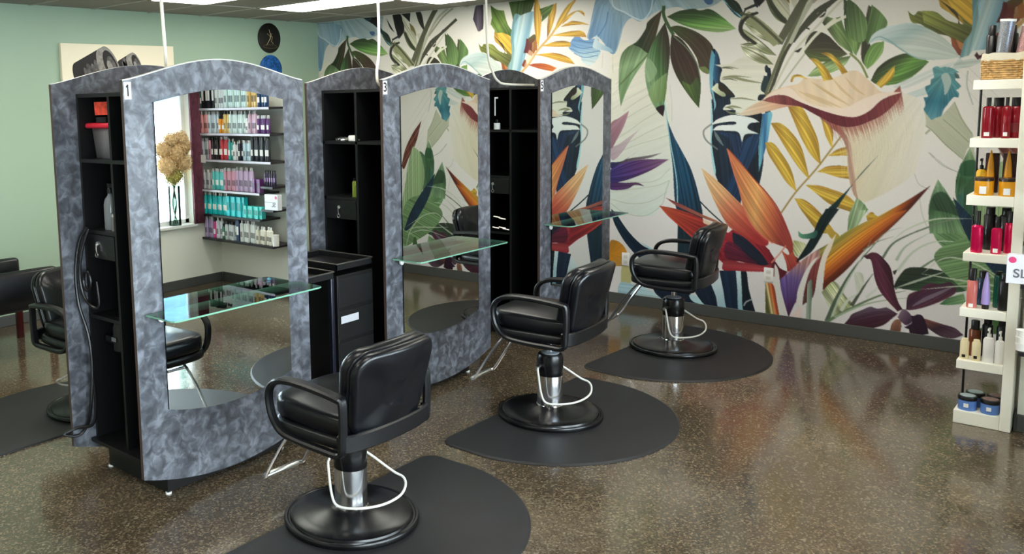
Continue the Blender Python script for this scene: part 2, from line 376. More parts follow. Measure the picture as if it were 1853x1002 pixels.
# ================================================================ THE MURAL: a printed floral wallpaper, painted into vertex colours
RES = .0025; TL_ = 3.590; TY_ = .55; NYC, NZR = int(round(TL_/RES)), int(HC/RES)
MPAINT = np.zeros((NZR, NYC, 3), np.float32)
_f, _r, _u = np.array(fwd), np.array(r2), np.array(u2); _c = np.array(CAM)
def wall_px(y, z):      # where a point of the mural wall lies in the reference frame used for tracing
    dx = XM-_c[0]; dy = y-_c[1]; dz = z-_c[2]
    w = dx*_f[0]+dy*_f[1]+dz*_f[2]
    return CX+F_PX*(dx*_r[0]+dy*_r[1]+dz*_r[2])/w, CY-F_PX*(dx*_u[0]+dy*_u[1]+dz*_u[2])/w
def px_wall(u, v):
    d = _f+(u-CX)/F_PX*_r-(v-CY)/F_PX*_u; t = (XM-_c[0])/d[0]; return _c[1]+t*d[1], _c[2]+t*d[2]
CROP = dict(A=(960, 0, 4.555), B=(1300, 0, 3.578), C=(1080, 180, 4.175), D=(1080, 380, 4.175), E=(1380, 180, 4.175), F=(1380, 380, 3.855),
            G=(1280, 90, 4.77), H=(1100, 90, 4.77), I=(1560, 80, 4.555), J=(1160, 360, 4.175), K=(860, 0, 7.709), T=(570, 0, 4.555), R=(1640, 0, 2.277), W=(1700, 0, 6.26), X=(0, 0, 1), M=(540, 80, 2.087))
def P2(crop, s):
    x0, y0, k = CROP[crop]; out = []
    for tkn in s.split():
        sh = tkn.endswith('!'); a, b = tkn.rstrip('!').split(','); out.append((x0+float(a)/k, y0+float(b)/k, sh))
    return out
_P2 = P2
def P2(crop, s):
    # 'M': traced in the mirror of station 3, so fold the point back onto the wall
    if crop != 'M': return _P2(crop, s)
    out = []
    for u, v, sh in _P2('M', s):
        y, z = px_wall(u, v); a, b = wall_px(2*YF-y, z); out.append((float(a), float(b), sh))
    return out
def spl(pts, sub=5, closed=True):
    n = len(pts); out = []
    for i in range(n if closed else n-1):
        p1, p2 = pts[i], pts[(i+1) % n]; p0 = pts[(i-1) % n]; p3 = pts[(i+2) % n]
        if p1[2] or (not closed and i == 0): p0 = (2*p1[0]-p2[0], 2*p1[1]-p2[1])
        if p2[2] or (not closed and i == n-2): p3 = (2*p2[0]-p1[0], 2*p2[1]-p1[1])
        for k in range(sub):
            t = k/sub; out.append(tuple(.5*(2*p1[j]+(p2[j]-p0[j])*t+(2*p0[j]-5*p1[j]+4*p2[j]-p3[j])*t*t+(3*p1[j]-p0[j]-3*p2[j]+p3[j])*t**3) for j in (0, 1)))
    if not closed: out.append((pts[-1][0], pts[-1][1]))
    return out
_rs = np.random.RandomState(3); NT = [_rs.rand(512).astype(np.float32)*2-1 for _ in range(6)]
def n1(x, k=0):
    x = x % 512; i = np.floor(x).astype(int) % 512; f = x-np.floor(x); f = f*f*(3-2*f); return NT[k][i]*(1-f)+NT[k][(i+1) % 512]*f
def regions(P):
    W = np.array([px_wall(*p) for p in P]); y0, y1 = W[:, 0].min(), W[:, 0].max(); z0, z1 = max(0, W[:, 1].min()), min(HC, W[:, 1].max())
    for k in (-1, 0, 1):
        a = max(y0, TY_+k*TL_); b = min(y1, TY_+(k+1)*TL_)
        if b <= a or z1 <= z0: continue
        i0, i1 = int((a-TY_-k*TL_)/RES), min(NYC, int((b-TY_-k*TL_)/RES)+2); j0, j1 = int(z0/RES), min(NZR, int(z1/RES)+2)
        yy = (np.arange(i0, i1)+.5)*RES+TY_+k*TL_; zz = (np.arange(j0, j1)+.5)*RES
        Y, Z = np.meshgrid(yy, zz); U, V = wall_px(Y, Z)
        yield (slice(j0, j1), slice(i0, i1)), U, V
def inside(P, U, V):
    m = np.zeros(U.shape, bool); n = len(P)
    for i in range(n):
        x1, y1 = P[i]; x2, y2 = P[(i+1) % n]
        if y1 == y2: continue
        c = ((y1 > V) != (y2 > V)); m ^= c & (U < (x2-x1)*(V-y1)/(y2-y1)+x1)
    return m
def F(crop, s, cols, g=None, st=None, al=1., sub=5, soft=0):
    """fill an outline; cols along g=(x0,y0,x1,y1) in crop pixels; st=(amp, freq, 'fan'|'leaf'|'lin', args)"""
    k0 = CROP[crop]; q = lambda x, y: (k0[0]+x/k0[2], k0[1]+y/k0[2])
    P = spl(P2(crop, s), sub)
    cols = [np.array(c, np.float32) for c in (cols if isinstance(cols, list) else [cols])]
    for sl, U, V in regions(P):
        m = inside(P, U, V)
        if not m.any(): continue
        u, v = U[m], V[m]
        if g and len(cols) > 1:
            a, b = q(g[0], g[1]), q(g[2], g[3]); d = (b[0]-a[0], b[1]-a[1]); L = d[0]**2+d[1]**2
            t = np.clip(((u-a[0])*d[0]+(v-a[1])*d[1])/L, 0, 1)*(len(cols)-1)
            i = np.minimum(t.astype(int), len(cols)-2); f = (t-i)[:, None]; ca = np.array(cols); col = ca[i]*(1-f)+ca[i+1]*f
        else: col = np.repeat(cols[0][None], len(u), 0)
        if st:
            amp, fr, mode = st[:3]
            if mode == 'lin':
                a = math.radians(st[3]); sc = (-u*math.sin(a)+v*math.cos(a)); lo = u*math.cos(a)+v*math.sin(a)
            elif mode == 'fan':
                o_ = q(*st[3]); sc = np.arctan2(v-o_[1], u-o_[0])*60; lo = np.hypot(u-o_[0], v-o_[1])
            else:
                a, b = q(*st[3]), q(*st[4]); d = np.array([b[0]-a[0], b[1]-a[1]]); L = np.hypot(*d); d = d/L
                t = np.clip(((u-a[0])*d[0]+(v-a[1])*d[1])/L, 0, 1); pr = (-(u-a[0])*d[1]+(v-a[1])*d[0]); sc = pr/(np.sin(PI*t)**.8+.12); lo = t*L
            val = .7*n1(sc*fr+.02*lo, 0)+.5*n1(sc*fr*2.3+40+.01*lo, 1)
            col = col*(1+amp*val[:, None])
        tgt = MPAINT[sl]; tgt[m] = tgt[m]*(1-al)+np.clip(col, 0, 255)*al
def S(crop, s, w, col, al=1., taper=1, sub=6):
    """a brush stroke of width w (photo pixels), tapering to its end"""
    P = spl(P2(crop, s), sub, closed=False); n = len(P); L, R_ = [], []
    for i, p in enumerate(P):
        a = P[max(0, i-1)]; b = P[min(n-1, i+1)]; dx, dy = b[0]-a[0], b[1]-a[1]; l = math.hypot(dx, dy) or 1; t = i/(n-1)
        ww = w/2*((1-t)*.9+.1 if taper == 1 else (math.sin(PI*(t*.9+.05)) if taper == 2 else 1)); L.append((p[0]-dy/l*ww, p[1]+dx/l*ww)); R_.append((p[0]+dy/l*ww, p[1]-dx/l*ww))
    Q = L+R_[::-1]
    for sl, U, V in regions(Q):
        m = inside(Q, U, V)
        if m.any():
            tgt = MPAINT[sl]; tgt[m] = tgt[m]*(1-al)+np.array(col, np.float32)*al
# ground
_yy = np.linspace(0, 1, NZR)[:, None, None]
MPAINT[:] = np.array((216, 214, 216))*(1-_yy)+np.array((214, 210, 200))*_yy
# --- pale banana leaf beside station 5
F('X', '1106,60! 1160,90 1200,120 1216,240 1214,330 1200,360 1186,388 1162,390 1128,382 1100,365', [(216, 212, 194), (212, 216, 202), (202, 214, 206)], (1150, 100, 1150, 390), (.02, .3, 'lin', -20))
for s in ('105,370 250,320 400,240 510,190', '105,330 240,240 350,160 470,90', '150,200 260,120 400,40 480,0', '105,420 300,345 450,300 540,270', '200,90 300,20 400,-40', '105,700 250,680 450,650 550,610', '105,750 250,785 400,770 530,700', '105,600 300,625 450,610 555,520'):
    S('C', s, 1.2, (176, 178, 156), .7, 0)
S('C', '550,610 520,700 500,780 440,840 340,880 200,850 105,780', 1.5, (170, 184, 168), .8, 0)
for s in ('680,780 800,660 900,560', '700,700 760,640', '680,900 780,830 900,760 1000,700', '600,440 590,560', '680,440 680,600', '1150,700 1165,850 1165,1000'): S('A', s, 1.1, (188, 182, 168), .7, 0)
F('C', '105,190 170,140 245,85! 215,180 160,290 105,370', [(172, 130, 142), (140, 100, 116)], (240, 90, 110, 340), (.12, .5, 'fan', (245, 85)))
F('C', '105,375 180,330 330,220! 260,300 190,400 120,460', [(190, 170, 172), (150, 120, 140)], (330, 220, 110, 440), (.1, .4, 'fan', (330, 220)), .7)
F('C', '105,475 200,462 355,358! 260,425 200,475 150,520 105,515', [(40, 46, 84), (50, 60, 70)], (105, 490, 355, 358))
F('C', '150,500 230,450 380,425 495,402! 400,440 280,460 200,480', [(70, 56, 70), (130, 124, 126)], (150, 490, 495, 402))
F('C', '105,530 200,480 350,452 545,452! 420,530 280,590 180,620 105,628', [(54, 44, 110), (86, 54, 110), (120, 86, 110)], (105, 560, 545, 452), (.3, .5, 'leaf', (60, 580), (545, 452)))
F('C', '105,628 220,628 310,628 362,655! 290,645 240,672 170,684 105,678', [(70, 40, 96), (90, 60, 90)], (105, 640, 362, 650), (.25, .5, 'lin', 0))
# --- big blue lily
F('A', '545,-30! 510,120 490,220 470,320 545,300 600,330 650,430 700,440 740,330 770,220 830,150 900,180 970,145 1040,100 1200,60 1300,80 1480,60 1620,-20! 1600,-300 1000,-380', [(122, 156, 182), (150, 178, 188), (164, 184, 188)], (560, 200, 1400, 60), (.10, .35, 'fan', (900, -400)))
F('A', '560,60 640,60 700,120 770,140 750,240 700,420 660,432 600,350 545,300 480,320', [(80, 122, 164), (138, 172, 190)], (520, 320, 760, 100), (.16, .5, 'fan', (760, -500)), .8)
F('A', '665,-60 680,60 780,110 880,170 960,150 1000,80 1015,-60', [(170, 194, 204), (128, 164, 186)], (700, 60, 1000, 60), (.08, .4, 'lin', 80))
S('A', '670,-20 690,60 780,105 860,150 930,165 990,90 1012,-20', 2.5, (206, 220, 224), .9, 0)
S('A', '640,100 620,200 560,300', 2, (64, 110, 158), .7, 0)
F('A', '330,350 380,295 440,330 480,330 560,320 560,400 580,430 545,500 490,545 430,510 410,460 350,430 315,390', [(88, 130, 178), (108, 150, 186), (160, 192, 202), (196, 206, 204)], (430, 300, 480, 545), (.1, .6, 'lin', 12))
for s in ('340,370 430,400 560,380', '330,400 430,440 575,420', '360,440 450,475 560,455', '400,330 470,350 540,345'): S('A', s, 1.6, (66, 104, 158), .7, 0)
F('A', '515,380 545,290 570,350 660,400 680,435 600,415 540,405', [(186, 208, 212), (130, 168, 190)], (520, 400, 680, 420))
F('A', '1430,0 1500,-5 1500,30 1460,40', (70, 104, 150))
# --- green leaf cluster
S('A', '1100,50 1100,130 1140,220 1180,290', 6, (64, 96, 56), 1, 0)
F('A', '1085,85! 1060,200 1010,380 930,520 850,640 790,760 745,880! 728,700 740,490 790,400 880,340 950,240 970,180', [(86, 112, 74), (134, 166, 118), (112, 146, 98)], (800, 400, 900, 640), (.16, .55, 'leaf', (1085, 85), (745, 880)))
F('A', '1085,85! 1060,200 1000,400 970,440 900,390 850,370 890,335 950,240 970,180', [(40, 56, 36), (74, 60, 44)], (900, 300, 1060, 300), (.25, .6, 'leaf', (1085, 85), (745, 880)))
S('A', '975,445 860,570 738,700', 3, (84, 110, 66), .8, 0)
F('A', '1110,185! 1145,330 1148,480 1130,640 1110,820 1095,962! 1010,860 960,720 945,560 970,450 1020,330', [(120, 158, 112), (70, 110, 62), (58, 52, 40)], (960, 500, 1140, 460), (.22, .6, 'leaf', (1110, 185), (1095, 962)))
F('A', '945,560 975,480 1045,590 970,680', (140, 172, 128), None, (.1, .6, 'lin', 70), .75)
F('A', '975,740 1110,610 1125,640 1110,800 1020,850', [(130, 160, 106), (104, 130, 70)], (980, 740, 1100, 820), (.15, .6, 'lin', 100), .8)
F('A', '1035,890 1105,870 1095,962! 1060,930', (44, 34, 40))
F('A', '1165,285! 1240,320 1320,420 1380,540 1405,700 1390,892! 1300,780 1200,620 1155,480 1155,360', [(54, 66, 38), (66, 50, 42), (58, 46, 40)], (1180, 700, 1330, 420), (.18, .6, 'leaf', (1165, 285), (1390, 892)))
F('A', '1250,670 1320,700 1370,640 1405,700 1390,892! 1310,790', [(96, 128, 54), (54, 76, 40)], (1260, 700, 1400, 700), (.2, .6, 'leaf', (1165, 285), (1390, 892)), .75)
S('A', '1180,300 1290,400 1370,520 1400,640', 2, (110, 140, 110), .8, 0)
F('A', '1145,225! 1230,215 1370,265 1470,340 1512,420 1490,520 1472,608 1400,575 1370,480 1300,370 1210,290', [(66, 78, 44), (70, 56, 44), (72, 62, 46)], (1200, 240, 1480, 560), (.16, .6, 'leaf', (1145, 225), (1475, 600)))
F('A', '1390,560 1440,550 1475,590 1470,610 1420,590', (120, 146, 78), None, None, .7)
F('A', '1125,140! 1220,95 1340,75 1400,88 1480,78 1580,140 1695,240! 1560,268 1400,250 1250,205', [(52, 66, 40), (62, 90, 50), (104, 156, 72), (140, 172, 104)], (1400, 70, 1420, 265), (.22, .6, 'leaf', (1125, 140), (1695, 240)))
# --- tall dark pillars
F('G', '40,0! 70,0 110,110 150,240 240,400 240,560 540,540 540,100 520,140 500,560 545,560 500,740 480,1000 440,1200 400,1350 300,1300 200,1250 120,1180 60,1040 40,820 30,620 60,520 40,400 25,340 20,200', (20, 34, 48), None, (.25, .4, 'lin', 84))
F('C', '868,0! 990,0 1250,110 1232,300 1222,480 1215,615! 1120,700 1085,780 1080,800 960,690 930,660 900,560 885,470 870,300', [(22, 36, 50), (24, 40, 60), (18, 26, 34)], (868, 300, 1232, 300), (.35, .5, 'lin', 86))
F('C', '1225,255 1100,330 1050,480 970,690! 1000,720 1080,800 1090,700 1150,500 1215,380', [(32, 66, 108), (24, 56, 96)], (1200, 260, 1000, 700), (.45, .6, 'lin', 112), .85)
F('C', '905,250 960,250 1070,270 1100,330 1060,470 1000,300', (28, 50, 84), None, (.4, .6, 'lin', 80), .8)
F('G', '40,0! 20,120 22,320 45,400 60,500 32,620 36,700 48,560 75,480 60,400 50,300 60,120 70,60', [(86, 150, 174), (130, 190, 204)], (20, 100, 40, 600))
F('G', '70,0! 60,120 50,240 90,320 110,200 105,130 110,100 95,40', [(46, 104, 140), (22, 44, 74)], (50, 100, 110, 100))
F('C', '862,-20! 872,60 878,200 868,300 880,420 900,540 888,560 866,430 858,300 862,120', (150, 204, 212))
F('C', '1250,110! 1322,98 1310,200 1290,320 1255,440 1225,545! 1222,380 1236,240', [(96, 166, 184), (42, 92, 140), (96, 168, 190)], (1230, 300, 1305, 300), (.25, .6, 'lin', 98))
# pale feathery leaves over the pillar
F('G', '60,130! 200,120 320,60 600,60! 560,160 500,140 520,200 490,225 460,340 510,380 440,430 480,450 380,560 250,560 240,520 140,520 160,480 200,470 200,420 240,400 150,300 110,270 120,200 130,160', [(208, 204, 188), (212, 216, 200)], (300, 60, 300, 560), (.03, .3, 'lin', 3))
for s, w in (('110,160 180,150 270,165', 2.6), ('120,250 200,235 330,265 480,290', 5), ('130,235 240,228 380,240', 2.5), ('190,425 300,420 420,440', 3), ('150,500 220,490 300,505', 4), ('150,520 200,545 280,550', 3)): S('G', s, w, (120, 124, 88), .85, 2)
for s in ('110,160 160,158 230,168', '120,262 190,252 260,270', '170,500 230,510'): S('G', s, 2, (60, 60, 40), .8, 2)
F('G', '35,340! 60,310 90,290 110,330 160,390 130,405 70,370', [(220, 222, 196), (150, 160, 120)], (50, 320, 140, 390))
F('G', '100,270! 150,320 190,350 240,405! 170,380 100,340', (44, 36, 28))
F('G', '30,650! 90,600 200,565 290,570 390,590 450,625! 370,635 350,680 445,725! 330,730 300,800! 270,715 190,700 45,695! 100,655 240,645 230,620 120,630', [(224, 226, 222), (208, 220, 218)], (60, 600, 400, 700))
S('G', '40,640 -30,700 -10,780 90,860', 3, (110, 116, 112), .8, 0); S('G', '60,700 90,760 140,830', 6, (130, 148, 144), .7, 2)
F('G', '500,140 520,140 530,200 500,190', (26, 40, 48)); F('G', '490,225! 530,225! 520,330 510,385! 460,340', (36, 56, 60)); F('G', '450,390 510,385! 500,420 470,440 436,432', (28, 36, 48))
# --- teal spear
F('H', '490,440! 515,600 560,720 640,900 760,1150! 760,1400 600,1400 560,1000 520,700', [(40, 70, 92), (22, 60, 84)], (500, 500, 650, 1200))
F('C', '512,18! 545,200 600,310 660,420 710,520 750,640 780,760 800,860 800,1010! 700,1500 615,1500 612,1000 612,760 600,600 585,470 548,290', [(28, 66, 92), (18, 62, 90), (16, 40, 58)], (560, 200, 700, 1000), (.45, .5, 'leaf', (512, 18), (720, 1700)))
F('D', '612,0! 800,0! 760,260 720,420 640,420 615,240', (18, 44, 58), None, (.3, .5, 'lin', 88))
S('C', '512,20 552,300 585,480 605,620 612,800', 2, (150, 206, 210), .9, 0)
# --- lower left dark bands
F('D', '110,-10! 150,30 240,160 340,260 420,300 500,340 560,400 600,500 660,600 720,705! 540,690 440,620 390,480 340,380 280,320 200,220 130,90', [(24, 50, 70), (20, 36, 58), (18, 30, 50)], (130, 50, 600, 650), (.3, .4, 'lin', 50))
S('D', '330,240 420,300 520,350', 4, (150, 196, 206), .9, 2)
F('D', '100,240 150,230 200,265 228,320 215,390 190,420 100,400', [(176, 120, 34), (206, 134, 26), (196, 150, 70)], (100, 250, 220, 400), (.1, .4, 'fan', (100, 330)))
F('D', '190,420 240,420 270,500 250,560 190,600', (176, 172, 96), None, None, .8)
F('D', '300,370 370,400 380,460 330,450 310,420', (150, 190, 200))
F('D', '180,545 280,560 400,600 520,690! 300,655 170,640', [(150, 190, 204), (186, 214, 220)], (180, 560, 500, 680), (.1, .5, 'lin', 10))
F('D', '540,640 620,560 700,640 830,722! 720,705 600,690', (20, 34, 52)); F('D', '700,640 760,650 830,722! 730,690', (170, 208, 216))
F('D', '730,580 800,560 870,560 900,640 920,742! 830,722 770,660', (24, 38, 60), None, (.25, .5, 'lin', 70))
F('D', '860,550! 920,470 940,520 960,620 985,745! 920,742 900,650', [(206, 220, 226), (150, 190, 206)], (900, 500, 950, 740))
F('D', '925,455! 1050,455! 1062,600 1070,755! 985,745 955,600', (22, 40, 64), None, (.35, .5, 'lin', 84)); F('D', '1050,455! 1092,458! 1100,600 1110,765! 1070,755 1062,600', [(196, 220, 226), (130, 180, 196)], (1050, 500, 1110, 760))
F('D', '1088,458! 1130,462 1150,600 1200,775! 1110,765 1096,600', (18, 30, 42), None, (.2, .5, 'lin', 84))
S('D', '1110,720 1130,690 1180,670', 2.5, (190, 200, 200), .8, 0)
# --- bird of paradise, left: reds
F('C', '520,740! 640,790 780,860 900,910 960,945! 860,915 700,850 600,800', [(120, 50, 52), (180, 110, 80)], (520, 740, 960, 945), (.2, .5, 'lin', 24))
S('C', '780,770 860,850 960,940', 2.4, (32, 52, 56), 1, 0)
F('C', '470,800! 600,825 760,880 880,945 1000,1010! 1000,1250 860,1150 740,1060 640,970 540,880', [(196, 82, 48), (170, 50, 38), (140, 30, 40)], (480, 800, 900, 1050), (.3, .5, 'fan', (470, 800)))
F('J', '690,230! 800,260 900,320 1000,420 1010,480 970,510! 860,500 740,470 620,470 620,300', [(150, 34, 46), (124, 26, 40)], (640, 300, 980, 480), (.25, .5, 'fan', (1000, 500)))
F('J', '690,250! 780,290 900,400 970,500! 860,490 770,420 700,330', (28, 34, 52), None, (.2, .5, 'lin', 40)); F('J', '640,330 720,340 800,420 880,490 760,470 640,440', (86, 26, 50), None, (.25, .5, 'fan', (960, 500)), .85)
F('J', '630,445! 740,475 860,490 925,505! 1010,480 1050,520 1105,550! 1060,600 1040,600 925,548! 800,545 700,540 615,530', [(132, 36, 52), (176, 60, 64), (150, 34, 48)], (700, 450, 690, 545), (.2, .5, 'lin', 4))
F('J', '1010,470 1050,520 1108,548! 1060,605 1020,600 985,520', (92, 24, 38))
F('C', '788,515! 860,570 940,640 1020,720 1090,790 1180,900 1290,1010! 1290,1100 1180,1080 1080,1010 1000,960 930,850 850,680', [(216, 178, 126), (214, 160, 108), (196, 92, 66), (168, 44, 46)], (800, 530, 1200, 1060), (.16, .55, 'leaf', (788, 515), (1350, 1150)))
F('C', '985,370! 1080,465 1180,590 1270,680 1350,790 1410,900 1450,1000 1500,1160 1530,1230 1470,1240 1440,1130 1330,1080 1230,1010 1160,930 1110,820 1080,690 1030,540', [(196, 110, 66), (206, 130, 74), (222, 160, 92), (198, 104, 62), (150, 56, 48)], (1000, 700, 1420, 740), (.20, .6, 'leaf', (985, 370), (1500, 1230)))
S('C', '985,370 1030,530 1080,690 1115,830 1170,940 1250,1030 1330,1085', 2.5, (214, 110, 84), .8, 0); S('C', '1000,380 1180,590 1350,790 1450,1000 1490,1130', 2.2, (150, 50, 44), .8, 0)
F('J', '970,390! 1060,400 1090,460 1105,548! 1050,510 1010,450', (216, 216, 216))
F('J', '1060,385! 1110,420 1150,400 1178,490! 1150,530 1105,548! 1095,480', [(186, 80, 60), (150, 50, 46)], (1070, 400, 1150, 530), (.2, .5, 'lin', 70))
S('J', '985,480 1040,420 1095,350', 2.6, (216, 130, 110), .9, 0)
F('J', '470,150! 540,185 590,215! 480,185', (220, 190, 160))
# --- golden fern
GO = [(150, 108, 34), (206, 172, 58), (164, 124, 34)]
S('E', '140,855 250,700 400,530 500,400 595,275', 3.2, (160, 134, 72), 1, 0)
def gl(s, b, t, g): F('E', s, GO, g, (.22, .7, 'leaf', b, t))
gl('20,325! 80,330 150,415 220,540 258,698! 180,625 100,505 40,405', (255, 695), (20, 325), (60, 480, 180, 420))
gl('60,178! 140,182 230,262 300,380 355,605! 280,525 190,395 110,262', (350, 600), (60, 178), (130, 360, 280, 300))
gl('188,48! 290,52 365,180 420,320 440,495! 365,420 300,310 230,150', (430, 495), (188, 48), (240, 260, 400, 220))
gl('440,138! 510,175 532,260 525,372! 480,285 455,200', (520, 370), (440, 138), (460, 260, 530, 240))
gl('490,428! 560,378 650,352! 655,425! 570,425', (490, 428), (720, 360), (560, 380, 570, 430)); gl('408,547! 480,508 570,498 660,508! 665,602! 560,585 470,556', (408, 547), (760, 560), (560, 500, 560, 600))
gl('322,645! 420,648 530,680 640,725 720,800! 740,870! 610,830 500,785 400,705', (322, 645), (800, 850), (520, 670, 480, 780)); gl('240,745! 320,758 420,838 490,925 555,1010! 420,1010! 340,900 285,825', (240, 745), (600, 1050), (400, 820, 330, 890))
F('F', '430,120! 520,160 560,230! 480,200', (176, 146, 50)); gl('780,880! 820,848 850,870 880,900 800,915', (780, 880), (900, 900), (800, 850, 800, 900))
F('J', '1150,310! 1200,320 1245,350 1180,435 1150,400', [(150, 158, 100), (196, 200, 160)], (1150, 320, 1240, 380), (.3, .7, 'lin', 60))
# --- grasses and fern, top middle
DG, PG = (58, 62, 46), (196, 198, 176)
for s, w, c in (('310,620 400,380 500,160 590,-60', 9, (96, 100, 72)), ('325,600 420,360 520,150 620,-80', 3.5, (184, 186, 158)), ('330,610 440,330 560,180 800,-40', 6, (64, 66, 48)), ('345,600 480,350 640,170 860,-60', 4, (190, 190, 168)), ('380,590 520,400 600,300', 3, (170, 172, 148)), ('510,200 550,180 590,190', 3, DG), ('620,65 650,75 700,70', 3, DG)):
    S('B', s, w, c, 1, 0)
for s, b, t in (('165,150! 240,150 330,210 398,293! 330,275 240,230', (398, 293), (165, 150)), ('140,180! 200,210 300,290 378,362! 290,345 190,280', (378, 362), (140, 180)), ('145,300! 230,310 310,370 358,420! 270,410 180,360', (358, 420), (145, 300)), ('140,290! 190,280 250,285 200,300', (250, 290), (140, 290))):
    F('B', s, [(150, 156, 116), (206, 208, 184), (120, 126, 90)], (b[0]-160, b[1]-120, b[0]-120, b[1]-30), (.25, .8, 'leaf', b, t))
    S('B', '%d,%d %d,%d %d,%d' % (b[0], b[1], (b[0]+t[0])//2+6, (b[1]+t[1])//2-8, t[0], t[1]), 2, DG, .6, 2)
F('B', '300,-20! 350,20 410,80 455,168! 380,130 335,70', [(66, 74, 48), (124, 132, 92)], (310, 60, 420, 60), (.3, .7, 'leaf', (455, 168), (300, -20)))
S('B', '260,85 190,95 150,130 135,190 160,240 200,270', 3.4, (70, 68, 62), .9, 0); S('B', '240,30 180,60 160,100', 3, (50, 46, 50), .9, 0)
F('B', '20,-60! 90,10 150,70 158,120 110,100 50,30 0,-60', [(20, 60, 74), (30, 74, 92)], (20, 0, 150, 100), (.3, .6, 'lin', 45)); S('B', '10,-20 80,50 150,115', 2.2, (140, 196, 206), .9, 0)
F('B', '225,0! 270,0! 255,50 240,40', (50, 44, 58)); F('B', '470,0! 510,0! 500,60 480,40', (190, 188, 160), None, None, .8); F('B', '420,-20 460,-20 455,50 440,20', (190, 168, 110), None, None, .6)
# fern top, seen over the stations (a repeat of the same print)
for s, c in (('400,150! 520,140 540,240 480,200 430,170', (34, 30, 30)), ('560,250! 610,290 640,365! 600,345 560,290', (40, 56, 44)), ('590,150! 660,270! 620,230', (34, 44, 56)), ('640,120! 705,115 740,240 705,315! 670,250', (28, 28, 30)), ('735,245! 800,330 845,432! 790,390 750,300', (58, 66, 46)), ('700,108! 790,100! 785,185! 740,140', (36, 34, 34)), ('780,190! 820,230 840,300! 800,260', (120, 112, 60)), ('830,95! 880,110 910,268! 860,190', (44, 42, 36)), ('720,150 770,220 830,290 840,400 770,300', (176, 176, 150))): F('T', s, c, None, (.25, .6, 'lin', 60))
for s, w, c in (('800,540 880,330 960,150 1010,60', 8, (84, 86, 66)), ('860,530 950,360 1040,280 1170,160', 5, (62, 64, 50)), ('850,540 920,330 1010,160 1100,70', 4, (170, 172, 150)), ('940,300 1050,150 1140,70', 3, (150, 150, 130)), ('640,360 720,440 800,540', 12, (140, 144, 104)), ('700,350 650,380 628,430 640,480 700,540', 3.6, (50, 50, 44)), ('640,330 680,310 700,300', 3, (40, 44, 40)), ('620,350 680,380 760,470 810,535', 3, (80, 84, 60))): S('T', s, w, c, 1, 0)
# blue lily in the corner of the repeat, seen from the other side
S('T', '500,-40 470,140 420,170', 3, (60, 110, 140), .6, 0)
# --- green cluster, middle top
S('B', '850,345 900,390 930,430 965,505', 4, (120, 130, 70), 1, 0)
F('B', '810,-10! 870,40 925,120 938,200 920,290 890,362! 840,290 815,160', [(50, 66, 38), (86, 122, 56), (120, 150, 84), (74, 108, 48)], (810, 160, 940, 180), (.2, .7, 'leaf', (890, 362), (815, -20)))
F('B', '672,150! 700,110 740,120 790,110! 825,220 872,352! 780,290 710,200', [(58, 66, 42), (110, 138, 76), (70, 96, 52)], (700, 200, 830, 160), (.2, .7, 'leaf', (872, 352), (690, 90)))
F('B', '555,340! 570,260 620,205 700,225 770,290 835,352! 760,385 680,402 600,385', [(50, 48, 36), (64, 60, 44), (84, 104, 52)], (660, 210, 640, 400), (.18, .7, 'leaf', (835, 352), (560, 330)))
F('B', '575,495! 640,430 740,385 858,362! 810,430 720,475 640,495', [(70, 88, 44), (150, 178, 120), (88, 118, 54)], (700, 390, 720, 490), (.2, .7, 'leaf', (858, 362), (575, 495)))
F('B', '970,35! 1025,75 1072,180! 1010,205 975,260 990,330 962,447! 925,380 930,240', [(52, 54, 36), (76, 76, 48)], (930, 200, 1060, 160), (.2, .7, 'leaf', (962, 447), (970, 35)))
F('B', '1072,268! 1062,340 1010,410 962,450! 940,400 965,330 1000,285', [(84, 124, 56), (120, 156, 84)], (960, 300, 1060, 380), (.22, .7, 'leaf', (962, 450), (1072, 268)))
F('B', '985,522! 1030,440 1120,375 1225,345 1300,372 1362,400! 1290,470 1200,530 1100,552 1020,545', [(44, 44, 28), (60, 80, 40), (92, 140, 58), (78, 116, 54)], (1060, 400, 1180, 540), (.28, .7, 'leaf', (985, 522), (1362, 400)))
for s in ('690,190 760,140 885,80', '540,340 620,240 700,170 760,120'): S('B', s, 5, (214, 212, 192), .95, 0)
F('B', '490,335! 540,310 520,340', (44, 40, 36)); F('B', '650,115! 695,80 680,110', (40, 44, 34))
# --- olive, yellow and rust leaf at the top right (upper part known from the repeat)
F('B', '1225,72! 1262,100 1290,75! 1320,78 1340,110 1360,78! 1392,85 1430,150 1480,175 1545,185 1620,205! 1610,262 1565,366! 1515,320 1500,245 1440,225 1380,212 1310,160 1250,145', [(110, 118, 44), (76, 80, 36), (64, 44, 28)], (1230, 100, 1600, 240), (.3, .6, 'lin', 25))
F('B', '1500,240! 1560,262 1615,250! 1565,366! 1520,325', [(150, 84, 44), (116, 48, 34)], (1520, 250, 1565, 360), (.2, .6, 'lin', 60))
F('B', '1425,5! 1450,-60 1560,-100 1640,0! 1642,190! 1590,160 1500,90 1440,50', [(176, 136, 44), (200, 160, 48), (140, 104, 30)], (1440, 0, 1640, 120), (.18, .6, 'lin', 38))
F('B', '1430,0! 1540,80 1560,150 1620,205! 1545,190 1550,130 1500,70', (70, 56, 30))
F('T', '1450,45! 1500,80 1560,90! 1590,200 1640,270! 1640,330 1560,280 1500,275! 1450,200! 1460,150!', [(70, 104, 30), (110, 140, 54), (52, 84, 30)], (1450, 100, 1640, 300), (.3, .6, 'lin', 62))
F('T', '1600,20! 1830,-60! 1780,100 1690,140 1640,200! 1625,120', [(60, 90, 34), (44, 70, 28)], (1600, 20, 1760, 100), (.3, .6, 'lin', 100))
